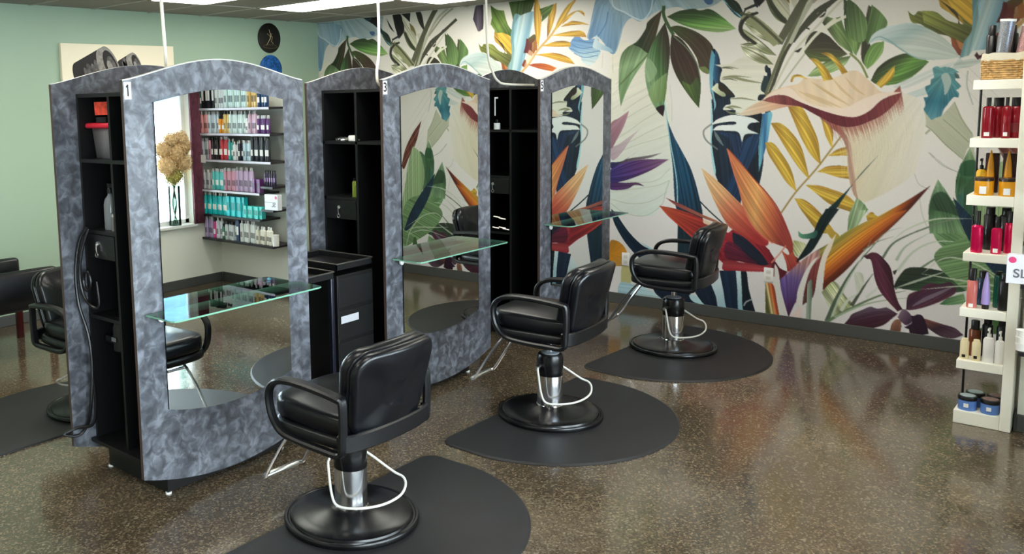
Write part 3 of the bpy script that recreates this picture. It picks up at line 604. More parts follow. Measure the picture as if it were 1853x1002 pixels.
F('T', '1500,275! 1560,275 1640,330 1660,480! 1600,430 1540,350', [(214, 176, 56), (196, 148, 40)], (1500, 280, 1640, 450), (.15, .6, 'lin', 50)); F('T', '1540,350! 1600,430 1645,470! 1640,590! 1560,535 1480,470 1420,430! 1410,360! 1470,370 1520,420 1590,440', [(130, 140, 60), (70, 74, 36)], (1420, 400, 1640, 520), (.25, .6, 'lin', 35))
F('T', '1560,530! 1600,560 1640,560! 1620,600! 1580,590', (176, 110, 60))
F('T', '1305,160! 1330,50 1390,40! 1392,180 1388,240! 1350,262 1330,220', [(56, 46, 66), (90, 84, 96), (44, 36, 52)], (1310, 150, 1392, 150), (.2, .6, 'lin', 90))
F('T', '1090,275! 1140,330 1180,420 1175,530 1120,520 1090,400', [(60, 84, 44), (104, 138, 76)], (1090, 400, 1180, 420), (.2, .7, 'lin', 84)); F('T', '1195,318! 1240,370 1268,440 1210,520 1180,530', [(70, 100, 50), (100, 134, 74)], (1190, 420, 1260, 420), (.2, .7, 'lin', 100))
# --- blue orchid
F('B', '1560,372! 1480,470 1340,560 1200,612! 1230,640 1380,600 1420,560 1500,470 1600,430', (176, 192, 190), None, (.06, .4, 'lin', -22), .8)
F('B', '1130,560 1250,500 1400,440 1540,400 1420,480 1220,570', (184, 196, 192), None, (.08, .4, 'lin', -22), .7)
F('I', '460,620! 500,545 620,600 700,540 760,470! 830,620 911,740! 930,1000 880,850 830,950! 680,830 560,700 480,650', [(178, 182, 158), (170, 176, 152)], (500, 600, 850, 900), (.03, .3, 'lin', 45))
S('I', '665,620 760,700 880,810', 2, (140, 146, 120), .8, 0); S('I', '760,480 820,620 905,740', 2, (140, 146, 120), .8, 0); S('I', '465,645 560,700 690,830 830,950', 2, (138, 144, 118), .8, 0); S('I', '520,740 545,715 560,710', 4, (150, 156, 130), .8, 0)
S('I', '870,220 860,330 890,440 911,500', 2.4, (150, 164, 156), .8, 0); S('I', '555,895 680,1000 800,1060', 1.4, (150, 156, 146), .7, 0)
S('E', '1145,560 1180,640 1260,680', 1.4, (160, 164, 156), .7, 0); S('E', '1250,400 1360,500 1480,550', 1.4, (150, 156, 146), .7, 0); S('E', '1180,700 1200,850 1240,960', 1.2, (160, 168, 156), .7, 0)
F('B', '965,292! 1000,225 1080,180 1200,153 1290,160 1420,220 1500,285 1562,372! 1440,388 1300,385 1200,335 1130,292 1050,262 985,278', [(190, 206, 204), (156, 180, 178), (184, 194, 186), (180, 192, 184)], (1150, 160, 1260, 385), (.06, .4, 'leaf', (1560, 380), (965, 290)))
S('B', '965,290 1030,240 1100,262 1180,320 1280,375 1400,388', 3, (110, 150, 152), .7, 2)
F('B', '1640,-10! 1700,-200 1790,-200! 1790,0 1745,150 1690,260 1620,360! 1560,378! 1590,270 1640,190', [(92, 136, 142), (134, 168, 166), (150, 176, 168)], (1640, 100, 1760, 140), (.14, .5, 'lin', 105))
F('T', '1640,330! 1650,200 1700,130 1790,95! 1822,100! 1790,250 1750,420 1700,590! 1625,600! 1650,470', [(130, 172, 186), (176, 200, 200), (110, 156, 176), (176, 202, 200)], (1640, 300, 1790, 330), (.15, .5, 'lin', 102))
F('I', '580,200 620,182 640,195 680,188 730,195 770,215 800,235! 760,240 790,270! 765,290 790,320 812,350 775,380! 798,410 790,440! 750,440 700,500 670,540 650,590 600,610 570,628! 540,590 505,540 520,500 505,440! 540,430 520,380! 520,350 560,330 565,290! 590,270', [(88, 146, 146), (72, 134, 142), (40, 108, 128), (80, 140, 156)], (640, 190, 600, 620), (.22, .5, 'fan', (690, 240)))
F('I', '650,260 700,240 730,290 720,360 680,420 670,340', (178, 190, 182), None, None, .8); F('I', '760,235 790,250 800,280 770,280', (60, 90, 90), None, None, .9)
F('B', '1520,420 1640,380 1700,400 1600,440', (170, 184, 176), None, (.1, .5, 'lin', -5), .8); F('W', '390,630! 420,590! 450,630 490,605! 480,650 430,680!', (70, 34, 34))
F('W', '720,20! 790,60 770,240 640,260! 690,140', (86, 30, 32)); F('W', '770,60! 900,-20! 930,180 850,280 780,240', [(150, 140, 90), (140, 80, 40)], (780, 100, 920, 200)); F('W', '860,-40! 960,-40! 958,200 900,180', (150, 90, 44))
# --- golden palm by the top of station 5
GP = [(126, 86, 24), (206, 164, 54), (176, 128, 40)]
S('K', '650,1010 760,880 880,700 1040,520 1140,380 1260,200 1400,0', 4, (190, 150, 90), 1, 0)
for s, b, t, g in (('830,0! 880,0! 925,200 920,400 885,680! 840,480 820,200', (885, 680), (860, -80), (820, 300, 925, 300)), ('1140,40! 1130,180 1070,400 1005,540! 1010,350 1050,120', (1005, 540), (1140, 40), (1010, 300, 1120, 300)),
        ('1390,0! 1350,100 1220,320 1105,440! 1160,280 1280,90', (1105, 440), (1390, 0), (1180, 200, 1280, 260)), ('1530,230! 1440,165 1380,190 1300,270 1210,350! 1270,240 1370,170 1470,150 1520,180', (1210, 350), (1530, 230), (1300, 180, 1330, 260)),
        ('1600,350! 1480,310 1340,300 1190,380! 1330,360 1480,345', (1190, 380), (1600, 350), (1400, 300, 1400, 350)), ('1560,520! 1500,440 1350,435 1050,500! 1250,510 1420,515', (1050, 500), (1560, 480), (1300, 430, 1310, 515)),
        ('1330,655! 1320,590 1150,575 925,645! 1100,655', (925, 645), (1400, 620), (1150, 575, 1150, 655)), ('1395,900! 1300,800 1100,740 830,765! 1000,800 1200,860', (830, 765), (1395, 900), (1150, 750, 1130, 840))):
    F('K', s, GP, g, (.2, .8, 'leaf', b, t))
F('K', '1140,950! 1000,895 850,885 740,910! 900,960 1080,1000!', [(150, 60, 30), (190, 100, 40)], (760, 900, 1120, 980), (.3, .8, 'leaf', (740, 910), (1140, 980)))
F('K', '740,540! 830,480 850,540 800,600! 795,680 800,790! 725,740 750,640', [(84, 84, 40), (96, 36, 30), (110, 50, 40)], (800, 500, 770, 780)); F('K', '650,910! 700,830 720,900 690,950!', (120, 50, 30)); F('K', '900,130! 1100,60! 1040,200 930,310! 930,220', [(60, 90, 34), (90, 120, 50)], (900, 200, 1050, 120), (.25, .7, 'lin', -35))
F('K', '680,960 720,820 760,700 820,780 740,900', (216, 180, 140), None, None, .6)
# --- calla lily
F('B', '700,790! 760,810 900,820 1050,700 1185,600! 1290,640 1340,760 1330,900 1300,1002! 1270,1110 1180,1190 1060,1260 950,1310! 880,1270 850,1180 835,1080 830,960 800,880 740,830', [(186, 164, 140), (208, 198, 168), (206, 200, 176), (210, 206, 190), (212, 210, 200)], (760, 900, 1340, 940), (.02, .8, 'fan', (1500, 400)))
F('E', '430,140! 520,160 600,230 660,330 680,480 700,600 720,740 800,860! 700,740 655,610 645,480 635,380 590,280 520,215', [(150, 96, 84), (176, 136, 116)], (560, 300, 680, 560), (.3, .7, 'lin', 82), .85)
_cl = '700,780 760,790 830,812 900,812 960,785 1030,740 1090,690 1150,640 1185,605'.split()
for k in range(190):      # maroon flush and fine fibres running down the trumpet
    t = (k+.5*_rs.rand())/191*(len(_cl)-1.001); i = int(t); f = t-i; a = [float(q) for q in _cl[i].split(',')]; b_ = [float(q) for q in _cl[i+1].split(',')]
    x, y = a[0]+(b_[0]-a[0])*f, a[1]+(b_[1]-a[1])*f; L = 40+90*_rs.rand(); dx = 18+22*(1-k/190)
    S('B', '%.0f,%.0f %.0f,%.0f %.0f,%.0f' % (x-10, y-50, x+dx*.4, y+L*.3, x+dx, y+L), 2.6, (116+int(44*_rs.rand()), 48+int(20*_rs.rand()), 50), .34, 1)
for k in range(90):
    x = 750+k*5.6+6*_rs.rand(); y = 840-.0009*(x-860)**2*(1 if x > 860 else 0)+30*_rs.rand(); L = 200+160*_rs.rand(); q_ = (x-750)/500
    S('B', '%.0f,%.0f %.0f,%.0f %.0f,%.0f' % (x, y, x+40-20*q_, y+L*.45, x+44-60*q_, y+L), 1.1, (224, 216, 192) if k % 2 else (188, 176, 146), .3, 2)
F('B', '130,742! 200,692 290,650 400,632 520,655! 540,690! 440,692 320,722 200,748', [(206, 192, 166), (206, 168, 136), (190, 130, 104)], (150, 730, 500, 650), (.08, .7, 'lin', -12))
F('B', '275,655! 350,590 440,560 520,540 560,505 640,512 760,500 830,465 900,460 960,510 1010,555 1060,595 1190,598! 1060,640 980,712 910,752 840,757 740,735 620,695 520,655 440,620 350,620', [(214, 186, 152), (216, 196, 166), (212, 186, 156)], (300, 640, 1100, 600), (.05, .5, 'fan', (700, 2000)))
for s in ('560,600 680,650 800,700', '640,560 740,620 860,690', '520,590 620,640 740,690', '740,510 800,580 880,650', '820,500 880,570 950,620', '600,530 680,580 780,650'): S('B', s, 5, (190, 156, 104), .5, 2)
F('B', '360,590! 460,570 540,640 640,685 760,700 840,690 940,640 1060,600 1190,597! 1060,640 985,712 910,754 840,758 740,737 620,697 520,657 440,622 350,622 275,655!', (222, 204, 190), None, None, .85)
F('B', '285,652! 360,618 440,620 520,657 620,697 740,737 840,757 910,752 985,712 1060,645 1190,597! 1150,665 1060,745 980,785 900,815 820,822 740,800 650,755 560,705 520,688! 440,680 360,668', [(140, 76, 70), (92, 30, 42), (104, 36, 46), (124, 56, 56)], (290, 640, 1190, 640), (.18, .7, 'lin', 80))
for s, b, t, g in (('660,345! 720,345 780,395 838,468! 800,482! 760,420 710,370', (830, 475), (660, 345), (700, 400, 780, 380)), ('585,378! 640,385 700,445 742,515! 680,525! 645,445 610,400', (710, 520), (585, 378), (620, 460, 700, 430)), ('465,530! 480,492 525,484 578,512! 500,500 478,532', (578, 512), (465, 530), (500, 480, 500, 520)), ('1142,425! 1130,500 1052,572! 1018,545! 1070,490', (1030, 560), (1142, 425), (1060, 480, 1110, 530))):
    F('B', s, GO, g, (.2, .8, 'leaf', b, t))
# --- green leaf under the lily and the big striped petal
F('E', '710,740! 760,780 795,830! 740,910 690,980 640,1010! 650,880', [(120, 150, 106), (150, 176, 136), (96, 132, 84)], (650, 880, 790, 860), (.25, .7, 'lin', 108))
F('F', '610,0! 720,0! 690,60 650,130! 600,150!', [(120, 150, 106), (160, 182, 146)], (600, 60, 700, 60), (.25, .7, 'lin', 108))
F('E', '882,412! 740,560 640,700 540,850 450,960 400,1010! 380,1010! 440,880 560,760 660,660', [(70, 90, 84), (24, 56, 56), (16, 40, 42)], (870, 420, 430, 980), (.2, .6, 'lin', 125))
F('F', '535,-10! 450,110 400,200 340,290 240,362! 238,350 290,270 330,200 380,110 440,-10!', (14, 34, 36), None, (.2, .6, 'lin', 118)); F('F', '248,142! 275,165 330,160 380,140 370,190 300,200 255,185', [(92, 156, 122), (40, 86, 76)], (250, 160, 370, 180))
PETC = [(128, 126, 56), (196, 146, 46), (206, 116, 30), (150, 66, 26), (84, 30, 22)]
F('E', '1268,648! 1100,755 930,850 800,920 660,1000 560,1060! 700,1200! 950,985 1100,840 1190,740', PETC, (880, 860, 990, 950), (.25, .7, 'leaf', (-100, 1500), (1268, 648)))
F('F', '1008,-5! 900,25 760,62 600,140 480,220 360,290 250,372 160,450 118,495 130,580 180,748! 225,650 330,570 415,558 500,490 600,400 700,290 830,160 930,82', PETC, (560, 170, 690, 330), (.3, .7, 'leaf', (60, 760), (1015, -5)))
F('F', '400,270! 330,310 250,372 160,450 118,495 130,580 180,748! 240,620 330,480 390,380', [(180, 130, 130), (96, 76, 150), (70, 50, 120), (60, 24, 60)], (250, 360, 180, 740), (.25, .7, 'fan', (180, 800)), .93)
F('F', '300,440! 400,330 440,300 400,560 350,610 270,668!', [(120, 50, 50), (70, 34, 36)], (300, 440, 330, 620), (.3, .7, 'lin', 100), .9)
WB = (214, 212, 208)
F('F', '390,322! 330,420 290,560 270,700 235,772! 235,640 250,540 300,420 350,350', WB); F('F', '515,160! 480,260 440,360 425,480 408,600 350,620 365,560 385,430 430,280', [(220, 206, 186), WB], (500, 180, 400, 500)); F('F', '400,600! 460,680 500,720 440,775 340,770 340,610!', WB)
F('F', '85,372! 110,420 130,560 180,745! 120,740 90,620 80,480', WB); F('F', '185,745! 270,665 275,760!', (224, 206, 200)); F('F', '315,500! 345,500 335,770! 300,768!', [(150, 166, 146), (110, 132, 118)], (315, 600, 340, 600), (.2, .7, 'lin', 90))
F('F', '18,505! 75,520 100,640 118,742! 20,730!', [(80, 84, 40), (196, 180, 120), (200, 90, 40), (140, 50, 30)], (20, 640, 110, 620), (.35, .7, 'lin', 82))
# --- lower right: grass, green leaves, purple flower
F('F', '1165,-60! 1160,60 1200,190 1290,290 1385,352! 1430,240 1440,60 1400,-60', [(116, 152, 110), (90, 134, 84), (120, 150, 104)], (1170, 60, 1430, 60), (.28, .6, 'lin', 32))
F('E', '1322,602! 1390,700 1450,800 1505,885! 1560,960 1545,1010! 1260,1010! 1252,880 1262,760', [(126, 160, 122), (60, 100, 62), (110, 146, 104)], (1290, 640, 1340, 1000), (.28, .6, 'fan', (1322, 560)))
F('E', '1290,720 1370,700 1450,800 1500,880 1380,850 1270,820', (44, 74, 52), None, (.3, .6, 'lin', 65), .85)
F('E', '1562,365! 1610,480 1625,560 1600,700 1580,880 1545,880! 1480,800 1452,690 1475,540', [(130, 160, 120), (48, 92, 56), (122, 156, 124)], (1560, 380, 1530, 860), (.25, .6, 'fan', (1562, 300)))
F('E', '1500,480 1600,460 1625,560 1560,580 1490,560', (34, 84, 50), None, (.25, .6, 'lin', 92), .85); F('E', '1480,720 1600,700 1585,860 1545,880 1490,810', (36, 92, 90), None, (.3, .6, 'lin', 80), .7)
F('X', '1745,340 1790,300 1800,340 1790,400 1750,400', (52, 92, 60), None, (.25, .6, 'lin', 92), .9)
S('E', '1545,875 1380,920 1260,960 1150,1000', 3, (120, 140, 116), .9, 0)
F('F', '410,570! 500,495 580,600 620,660 500,735! 450,650', [(160, 172, 122), (196, 200, 170), (140, 152, 100)], (420, 580, 560, 690), (.35, .8, 'lin', 55))
F('F', '640,440 700,450 700,560 660,580', (186, 198, 170), None, (.25, .8, 'lin', 70), .6)
for s, w, c in (('445,775 520,600 640,400 840,170', 8, (70, 92, 70)), ('470,770 560,560 690,330 760,200', 4, (176, 190, 170)), ('620,665 700,540 770,440', 7, (66, 74, 60)), ('835,335 900,240 1000,180 1180,110 1425,38', 5, (92, 110, 92)),
        ('440,780 600,690 800,600 900,580 1000,560', 6, (96, 120, 84)), ('500,745 700,660 900,620 1050,610', 4, (150, 172, 140)), ('920,545 1050,440 1200,340 1390,228', 7, (96, 124, 90)), ('930,350 1000,250 1160,160', 6, (160, 178, 158)),
        ('940,420 1050,290 1200,220 1400,220', 6, (182, 196, 178)), ('545,700 600,620 660,580 720,480', 7, (196, 204, 190)), ('700,280 800,220 915,182', 3, (120, 130, 110)), ('720,610 800,540 850,480', 6, (200, 206, 196)), ('800,210 870,150 970,120', 2.2, (150, 156, 140))): S('F', s, w, c, .95, 1)
F('F', '908,535! 950,460 1010,402 1130,402 1270,428 1395,470! 1420,560 1200,575 1000,552', [(44, 54, 40), (34, 48, 38), (52, 84, 54)], (1000, 420, 1050, 570), (.3, .7, 'lin', 5))
F('F', '905,425! 940,412! 920,450', (50, 50, 46)); S('F', '930,540 1080,490 1280,425', 4, (176, 186, 170), .9, 2)
F('F', '1230,655! 1290,612 1400,575! 1420,650! 1300,660', [(60, 110, 70), (120, 156, 110)], (1240, 650, 1400, 590), (.3, .7, 'lin', -12))
MA = [(70, 30, 44), (92, 40, 62), (52, 22, 34)]
F('F', '930,760 965,775 955,850 885,848! 900,790', [(140, 96, 76), (104, 66, 52)], (930, 770, 920, 850), (.2, .7, 'lin', 105))
F('F', '728,340! 706,322 730,308 760,294 800,300 840,335 888,395 908,470 918,550 945,640 975,690! 940,705! 870,630 815,560 782,480 768,400 752,345', MA, (760, 480, 905, 440), (.25, .8, 'leaf', (960, 705), (760, 294)))
F('F', '998,692! 1010,600 1050,570 1100,560! 1110,535 1165,508 1230,515 1300,500 1348,530! 1340,580 1240,635 1130,675 1040,695', [(80, 38, 62), (60, 34, 54), (96, 50, 70)], (1080, 560, 1130, 680), (.25, .8, 'leaf', (990, 700), (1348, 530)))
F('F', '1040,670 1120,610 1240,560 1330,530 1230,590 1120,640', (136, 124, 140), None, None, .7)
F('F', '942,722! 890,690 860,675! 800,685 750,672 690,695 625,722 600,755! 565,795! 640,812 740,825 840,800 900,755', [(100, 84, 104), (66, 34, 52), (56, 20, 34)], (740, 680, 760, 825), (.25, .8, 'leaf', (942, 722), (565, 795)))
F('F', '1100,745! 1180,770 1260,795 1340,820 1400,870! 1330,892 1250,882 1170,835 1120,790', [(110, 64, 60), (60, 38, 56), (84, 60, 76)], (1200, 770, 1230, 880), (.25, .8, 'lin', 22))
F('F', '1015,728! 1050,735 1080,725 1112,735 1140,790 1158,860! 1090,872 1030,862 1020,830! 985,815! 1040,780', [(48, 24, 48), (36, 18, 34)], (1020, 740, 1120, 860), (.25, .7, 'lin', 70)); F('F', '940,745! 965,700 990,690 1030,725 1040,775 1000,800 965,775', [(120, 100, 120), (60, 36, 60)], (950, 720, 1030, 790))
# what only the mirror of station 3 shows: the print behind the display tower
F('M', '385,460! 398,400 425,340 460,288! 440,370 412,430 395,470', [(150, 84, 44), (170, 110, 60), (96, 44, 36)], (400, 450, 460, 290), (.3, .7, 'lin', 118))
F('M', '388,600 400,520 412,440 428,385! 455,410 470,470 468,530 450,590 420,640 395,660', [(150, 172, 128), (112, 150, 100), (140, 168, 120)], (400, 400, 460, 640), (.25, .6, 'lin', 95))
F('M', '385,690 400,600 450,570 500,590 540,640 500,700 440,740 390,760', [(70, 110, 66), (104, 140, 92)], (400, 600, 500, 720), (.3, .6, 'lin', -10))
F('M', '395,700! 420,630 460,560 512,485! 490,570 455,640 410,700', [(24, 58, 74), (18, 44, 66)], (400, 690, 510, 490), (.3, .6, 'lin', 118))
F('M', '430,730! 440,730 452,790 470,800! 440,805 425,790', (60, 100, 50))
for s_, w in (('400,705 440,690 500,690 560,690', 3), ('480,535 540,545 590,580 620,620', 3), ('400,690 470,645 520,640 560,690', 2.4), ('395,800 420,700 470,640', 3), ('400,720 470,700 560,730', 2.4)): S('M', s_, w, (186, 198, 176), .9, 2)
# stretch behind the tower and below: plain ground with a few pale veins
for k in range(10): S('X', '%d,%d %d,%d %d,%d' % (1720+k*9, 90+k*30, 1780+k*10, 150+k*34, 1850+k*10, 220+k*36), 1.4, (176, 182, 168), .6, 2)
# ---------------------------------------------------------------- downsample and write onto the wall sheet
_h = MPAINT[:NZR//2*2, :NYC//2*2]; SM = (_h[0::2, 0::2]+_h[1::2, 0::2]+_h[0::2, 1::2]+_h[1::2, 1::2])/4
ny_t = SM.shape[1]; nz = SM.shape[0]; STEP = RES*2
MY0, MY1 = YW+.0, YM-.001; ncol = int((MY1-MY0)/STEP)
zs = np.linspace(0.0, HC, nz); ysv = np.linspace(MY0, MY1, ncol)
SM = SM*.88+SM.mean(-1, keepdims=True)*.12
cols_ = SM[:, (np.arange(ncol)+int((MY0-TY_)/STEP)) % ny_t] / 255.
MURAL_GAIN = 1.12
cl_ = np.where(cols_ <= .04045, cols_/12.92, ((cols_+.055)/1.055)**2.4)*MURAL_GAIN
nv = ncol*nz; co = np.zeros((nz, ncol, 3), np.float32); co[..., 0] = XM; co[..., 1] = ysv[None]; co[..., 2] = zs[:, None]
me = bpy.data.meshes.new('wall_mural'); nf = (ncol-1)*(nz-1)
idx = np.arange(nv).reshape(nz, ncol); quads = np.stack([idx[:-1, :-1], idx[1:, :-1], idx[1:, 1:], idx[:-1, 1:]], -1).reshape(-1, 4)
me.vertices.add(nv); me.vertices.foreach_set('co', co.ravel()); me.loops.add(nf*4); me.loops.foreach_set('vertex_index', quads.ravel().astype(np.int32))
me.polygons.add(nf); me.polygons.foreach_set('loop_start', np.arange(0, nf*4, 4, dtype=np.int32)); me.polygons.foreach_set('loop_total', np.full(nf, 4, np.int32))
me.update(calc_edges=True)
ca = me.color_attributes.new('print', 'FLOAT_COLOR', 'POINT'); buf = np.ones((nv, 4), np.float32); buf[:, :3] = np.clip(cl_, 0, 1).reshape(-1, 3); ca.data.foreach_set('color', buf.ravel())
m_mur, nt, b, oc = new_mat('printed_wallpaper'); an = nt.nodes.new('ShaderNodeAttribute'); an.attribute_name = 'print'
nn = noise_node(nt, oc, 260, 2); rg_ = ramp(nt, [(.3, (236, 236, 236)), (.7, (255, 255, 255))]); nt.links.new(nn.outputs['Fac'], rg_.inputs[0])
nt.links.new(mix(nt, .6, an.outputs['Color'], rg_.outputs[0], 'MULTIPLY'), b.inputs['Base Color']); b.inputs['Roughness'].default_value = .5; b.inputs['Specular IOR Level'].default_value = .3
me.materials.append(m_mur); o = bpy.data.objects.new('wall_mural', me); C.objects.link(o)
tag(o, 'floor-to-ceiling floral wallpaper mural of lilies, birds of paradise and leaves', 'mural')
# ================================================================ STYLING STATIONS
def arch_pts(x0, x1, zc, rise, n=24, sh=.05, up=1):
    # shoulder-then-arch line from x0 to x1 (eased at both ends)
    out = []
    for k in range(n+1):
        t = k/n; x = x0+(x1-x0)*t
        out.append((x, zc+up*rise*(math.sin(PI*t)**1.25)))
    return out
PT, PB, PTH = 1.977, .146, .02
def panel_outline():
    top = arch_pts(0, ST_W, PT, .098, 30); bot = []
    for k in range(25):
        t = k/24; bot.append((ST_W*t, PB-.098*(1-(2*t-1)**2)))
    return bot, top
def make_panel(y0, d, name, parent):
    bot, top = panel_outline()
    o = MB().prism(bot+top[::-1], d, 'y', y0, 0, 1).build(name, [m_lam, m_brown], parent, smooth=False)
    # pale band along the arched top edge, its highlight put into the colour
    mb = MB()
    ring = [[(x, y0-.0008, z-.004), (x, y0-.0008, z+.0012), (x, y0+d+.0008, z+.0012), (x, y0+d+.0008, z-.004)] for x, z in top]
    mb.grid_loft(ring, smooth=False); e = mb.build('edge_highlight', m_edge, o, smooth=False)
    return o
def make_mirror(y0, d, parent):
    a, b = .152, ST_W-.152
    pts = [(a+(b-a)*k/20, .445-.06*(1-(2*k/20-1)**2)) for k in range(21)]
    tp = [(a+(b-a)*k/20, 1.878+.052*(math.sin(PI*k/20)**1.1)) for k in range(21)]
    o = MB().prism(pts+tp[::-1], d, 'y', y0, 0, 1).build('mirror', [m_mirror, m_gloss], parent, smooth=False)
    return o
def make_station(num, loc, label):
    t = thing('styling_station', label, 'styling station', loc, 0, 'double sided styling stations')
    make_panel(0, PTH, 'front_panel', t); make_panel(ST_D, -PTH, 'rear_panel', t)
    make_mirror(-.009, .008, t); make_mirror(ST_D+.001, .008, t)
    # cabinet carcass between the panels, cubbies open to both narrow ends
    a, b = .13, ST_W-.13; y0, y1 = PTH, ST_D-PTH; ym = .334; zt, zb = 1.928, .165; k = .018
    cb = MB()
    cb.box(a, b, y0, y1, zt-k, zt); cb.box(a-.03, b+.03, y0, y1, zb-k, zb)
    cb.box(a, b, y0, y0+k, zb, zt-k); cb.box(a, b, y1-k, y1, zb, zt-k); cb.box(a, b, ym-k/2, ym+k/2, zb, zt-k)
    cb.box(.54, .555, y0, y1, zb, zt-k)                                # centre board
    for s in ((a, .54), (.555, b)):
        cb.box(s[0], s[1], y0, y1, 1.59, 1.59+k); cb.box(s[0], s[1], ym, y1, 1.255-k, 1.255)
        cb.box(s[0], s[1], ym, y1, .80, .80+k)
    cb.build('cabinet', m_blackin, t, smooth=False)
    # drawer with key, both ends
    for sx, x0 in ((-1, a), (1, b)):
        d = MB().box(x0-.004 if sx < 0 else x0-.32, x0+.32 if sx < 0 else x0+.004, ym+.012, y1-.022, 1.115, 1.234, .002).build('drawer', m_black, t, smooth=False)
        kx = x0+sx*.004
        MB().lathe([(0, 0), (.011, 0), (.011, .006), (0, .006)], (0, 0, 0), 16, Matrix.Translation((kx, .49, 1.19)) @ Matrix.Rotation(sx*PI/2, 4, 'Y')).build('lock', m_satin, d)
        kk = MB(); kk.tube([(kx+sx*.01, .49, 1.19), (kx+sx*.012, .49, 1.165), (kx+sx*.012, .485, 1.145)], .003, 6); kk.tube([(kx+sx*.014, .484+.011*math.cos(q), 1.136+.011*math.sin(q)) for q in [2*PI*j/12 for j in range(12)]], .0025, 6, closed=True)
        kk.build('key', m_satin, d)
    MB().box(.171, ST_W-.171, .064, .58, 0.008, .147).build('plinth', m_black, t, smooth=False)
    for fx in (.19, ST_W-.19):
        for fy in (.085, .56): MB().lathe([(0, 0), (.015, 0), (.015, .008), (0, .008)], (fx-.012 if fx < .5 else fx+.012, fy-.015 if fy < .3 else fy+.015, 0), 16).build('levelling_foot', m_white, t)
    # glass shelf across the mirror, front and rear
    for y_a, y_b in ((-.225, -.0095),):
        gs = MB(); fy = y_a if y_a < 0 else y_b; wy = y_b if y_a < 0 else y_a; rr_ = .03; sgn = 1 if y_a < 0 else -1
        o_ = [(.05, wy), (.05+0, fy+sgn*rr_), (.05+rr_*.3, fy+sgn*rr_*.3), (.05+rr_, fy), (ST_W-.11-rr_, fy), (ST_W-.11-rr_*.3, fy+sgn*rr_*.3), (ST_W-.11, fy+sgn*rr_), (ST_W-.11, wy)]
        g_ = gs.prism(o_, .008, 'z', .912, 0, 1).build('glass_shelf', [m_glass, m_gedge], t, smooth=False)
        for bx in (.13, ST_W-.13):
            b_ = MB(); ys = y_b if y_a < 0 else y_a
            b_.box(bx-.006, bx+.006, min(ys, ys-sgn*.09), max(ys, ys-sgn*.09), .898, .9115, .002).build('shelf_bracket', m_black, t)
            MB().lathe([(0, 0), (.017, 0), (.017, .01), (.012, .014), (0, .014)], (0, 0, 0), 20, Matrix.Translation((bx, ys, .888)) @ Matrix.Rotation(sgn*PI/2, 4, 'X')).build('bracket_cap', m_white, t)
    # number plate
    if num:
        p = MB().box(.006, .042, -.0012, -.0002, 1.892, 1.968).build('number_plate', mat('white_card', (238, 238, 240), .5), t, smooth=False)
        if num == '1':
            MB().prism([(.021, 1.905), (.029, 1.905), (.029, 1.957), (.022, 1.957), (.015, 1.949), (.015, 1.941), (.021, 1.945)], -.0004, 'y', -.0013).build('number', mat('black_ink', (15, 15, 20), .5), p, smooth=False)
        else: n_ = text_obj('number', num, .075, mat('black_ink', (15, 15, 20), .5), p, (.024, -.0014, 1.930), (PI/2, 0, 0), .0003, .0012)
    return t
st1 = make_station('1', (ST_X[0], YF, 0), 'grey sponged double mirror station numbered 1, nearest the camera')
st3 = make_station('3', (ST_X[1], YF, 0), 'grey sponged double mirror station numbered 3, middle of the row')
st5 = make_station('5', (ST_X[2], YF, 0), 'grey sponged double mirror station numbered 5, closest to the flower mural')
conduit([(2.62, 3.66, 1.93), (2.62, 3.66, 2.1), (2.61, 3.66, 2.4), (2.60, 3.66, 2.745)], 'white conduit from ceiling to the top of station 1')
conduit([(4.20, 3.50, 1.94), (4.05, 3.50, 1.945), (4.02, 3.50, 2.02), (4.045, 3.50, 2.2), (4.04, 3.50, 2.745)], 'white conduit from ceiling down to the top of station 3')
conduit([(5.98, 3.62, 1.94), (5.60, 3.62, 1.95), (5.50, 3.62, 1.97), (5.43, 3.62, 2.03), (5.36, 3.62, 2.2), (5.34, 3.62, 2.745)], 'white conduit bending onto the top of station 5')
# ---------------------------------------------------------------- things in the cubbies and hanging on station 1
X1 = ST_X[0]+.13; YD = YF
tag(MB().box(-.032, .032, -.045, .045, 0, .002).build('red_card', mat('red_printed_card', (226, 74, 52), .5, noise=.4, nscale=40), loc=(X1+.03, YD+.50, 1.805)), 'red printed card standing on top of the clear bin in station 1', 'card')
rc = bpy.data.objects['red_card']; rc.rotation_euler = (math.radians(-16), math.radians(88), 0); rc.location = (X1+.05, YD+.475, 1.855)
tag(MB().box(0, .10, -.045, .045, 0, .028, .002).build('small_black_box', m_plastic, loc=(X1+.04, YD+.47, 1.785)), 'flat black box on the red bin lid, under the red card', 'box')
bn = thing('storage_bin', 'clear plastic bin with a red lid in the top cubby of station 1', 'bin', (X1+.12, YD+.475, 1.608))
MB().lathe([(.082, 0), (.085, .004), (.1, .150), (.098, .150), (.082, .006), (0, .005)], n=4, M=Matrix.Rotation(PI/4, 4, 'Z') @ Matrix.Scale(1.15, 4)).build('body', mat('frosted_plastic', (128, 128, 132), .3, trans=.35), bn, smooth=False)
MB().box(-.095, .095, -.125, .125, .150, .176, .01, 3).build('lid', m_red, bn)
def spray(loc, h, r, m, cap, lab, grp=None, name='spray_bottle'):
    t = thing(name, lab, 'bottle', loc, 0, grp)
    MB().lathe([(0, 0), (r*.95, 0), (r, .006), (r, h*.55), (r*.8, h*.66), (r*.35, h*.74), (r*.33, h*.8), (0, h*.8)], n=20).build('body', m, t)
    c_ = MB(); c_.lathe([(r*.42, h*.78), (r*.42, h*.88), (r*.3, h*.9), (r*.3, h)], n=12); c_.box(-r*.25, r*.25, -r*1.3, r*.4, h*.9, h, .002); c_.build('trigger', cap, t); return t
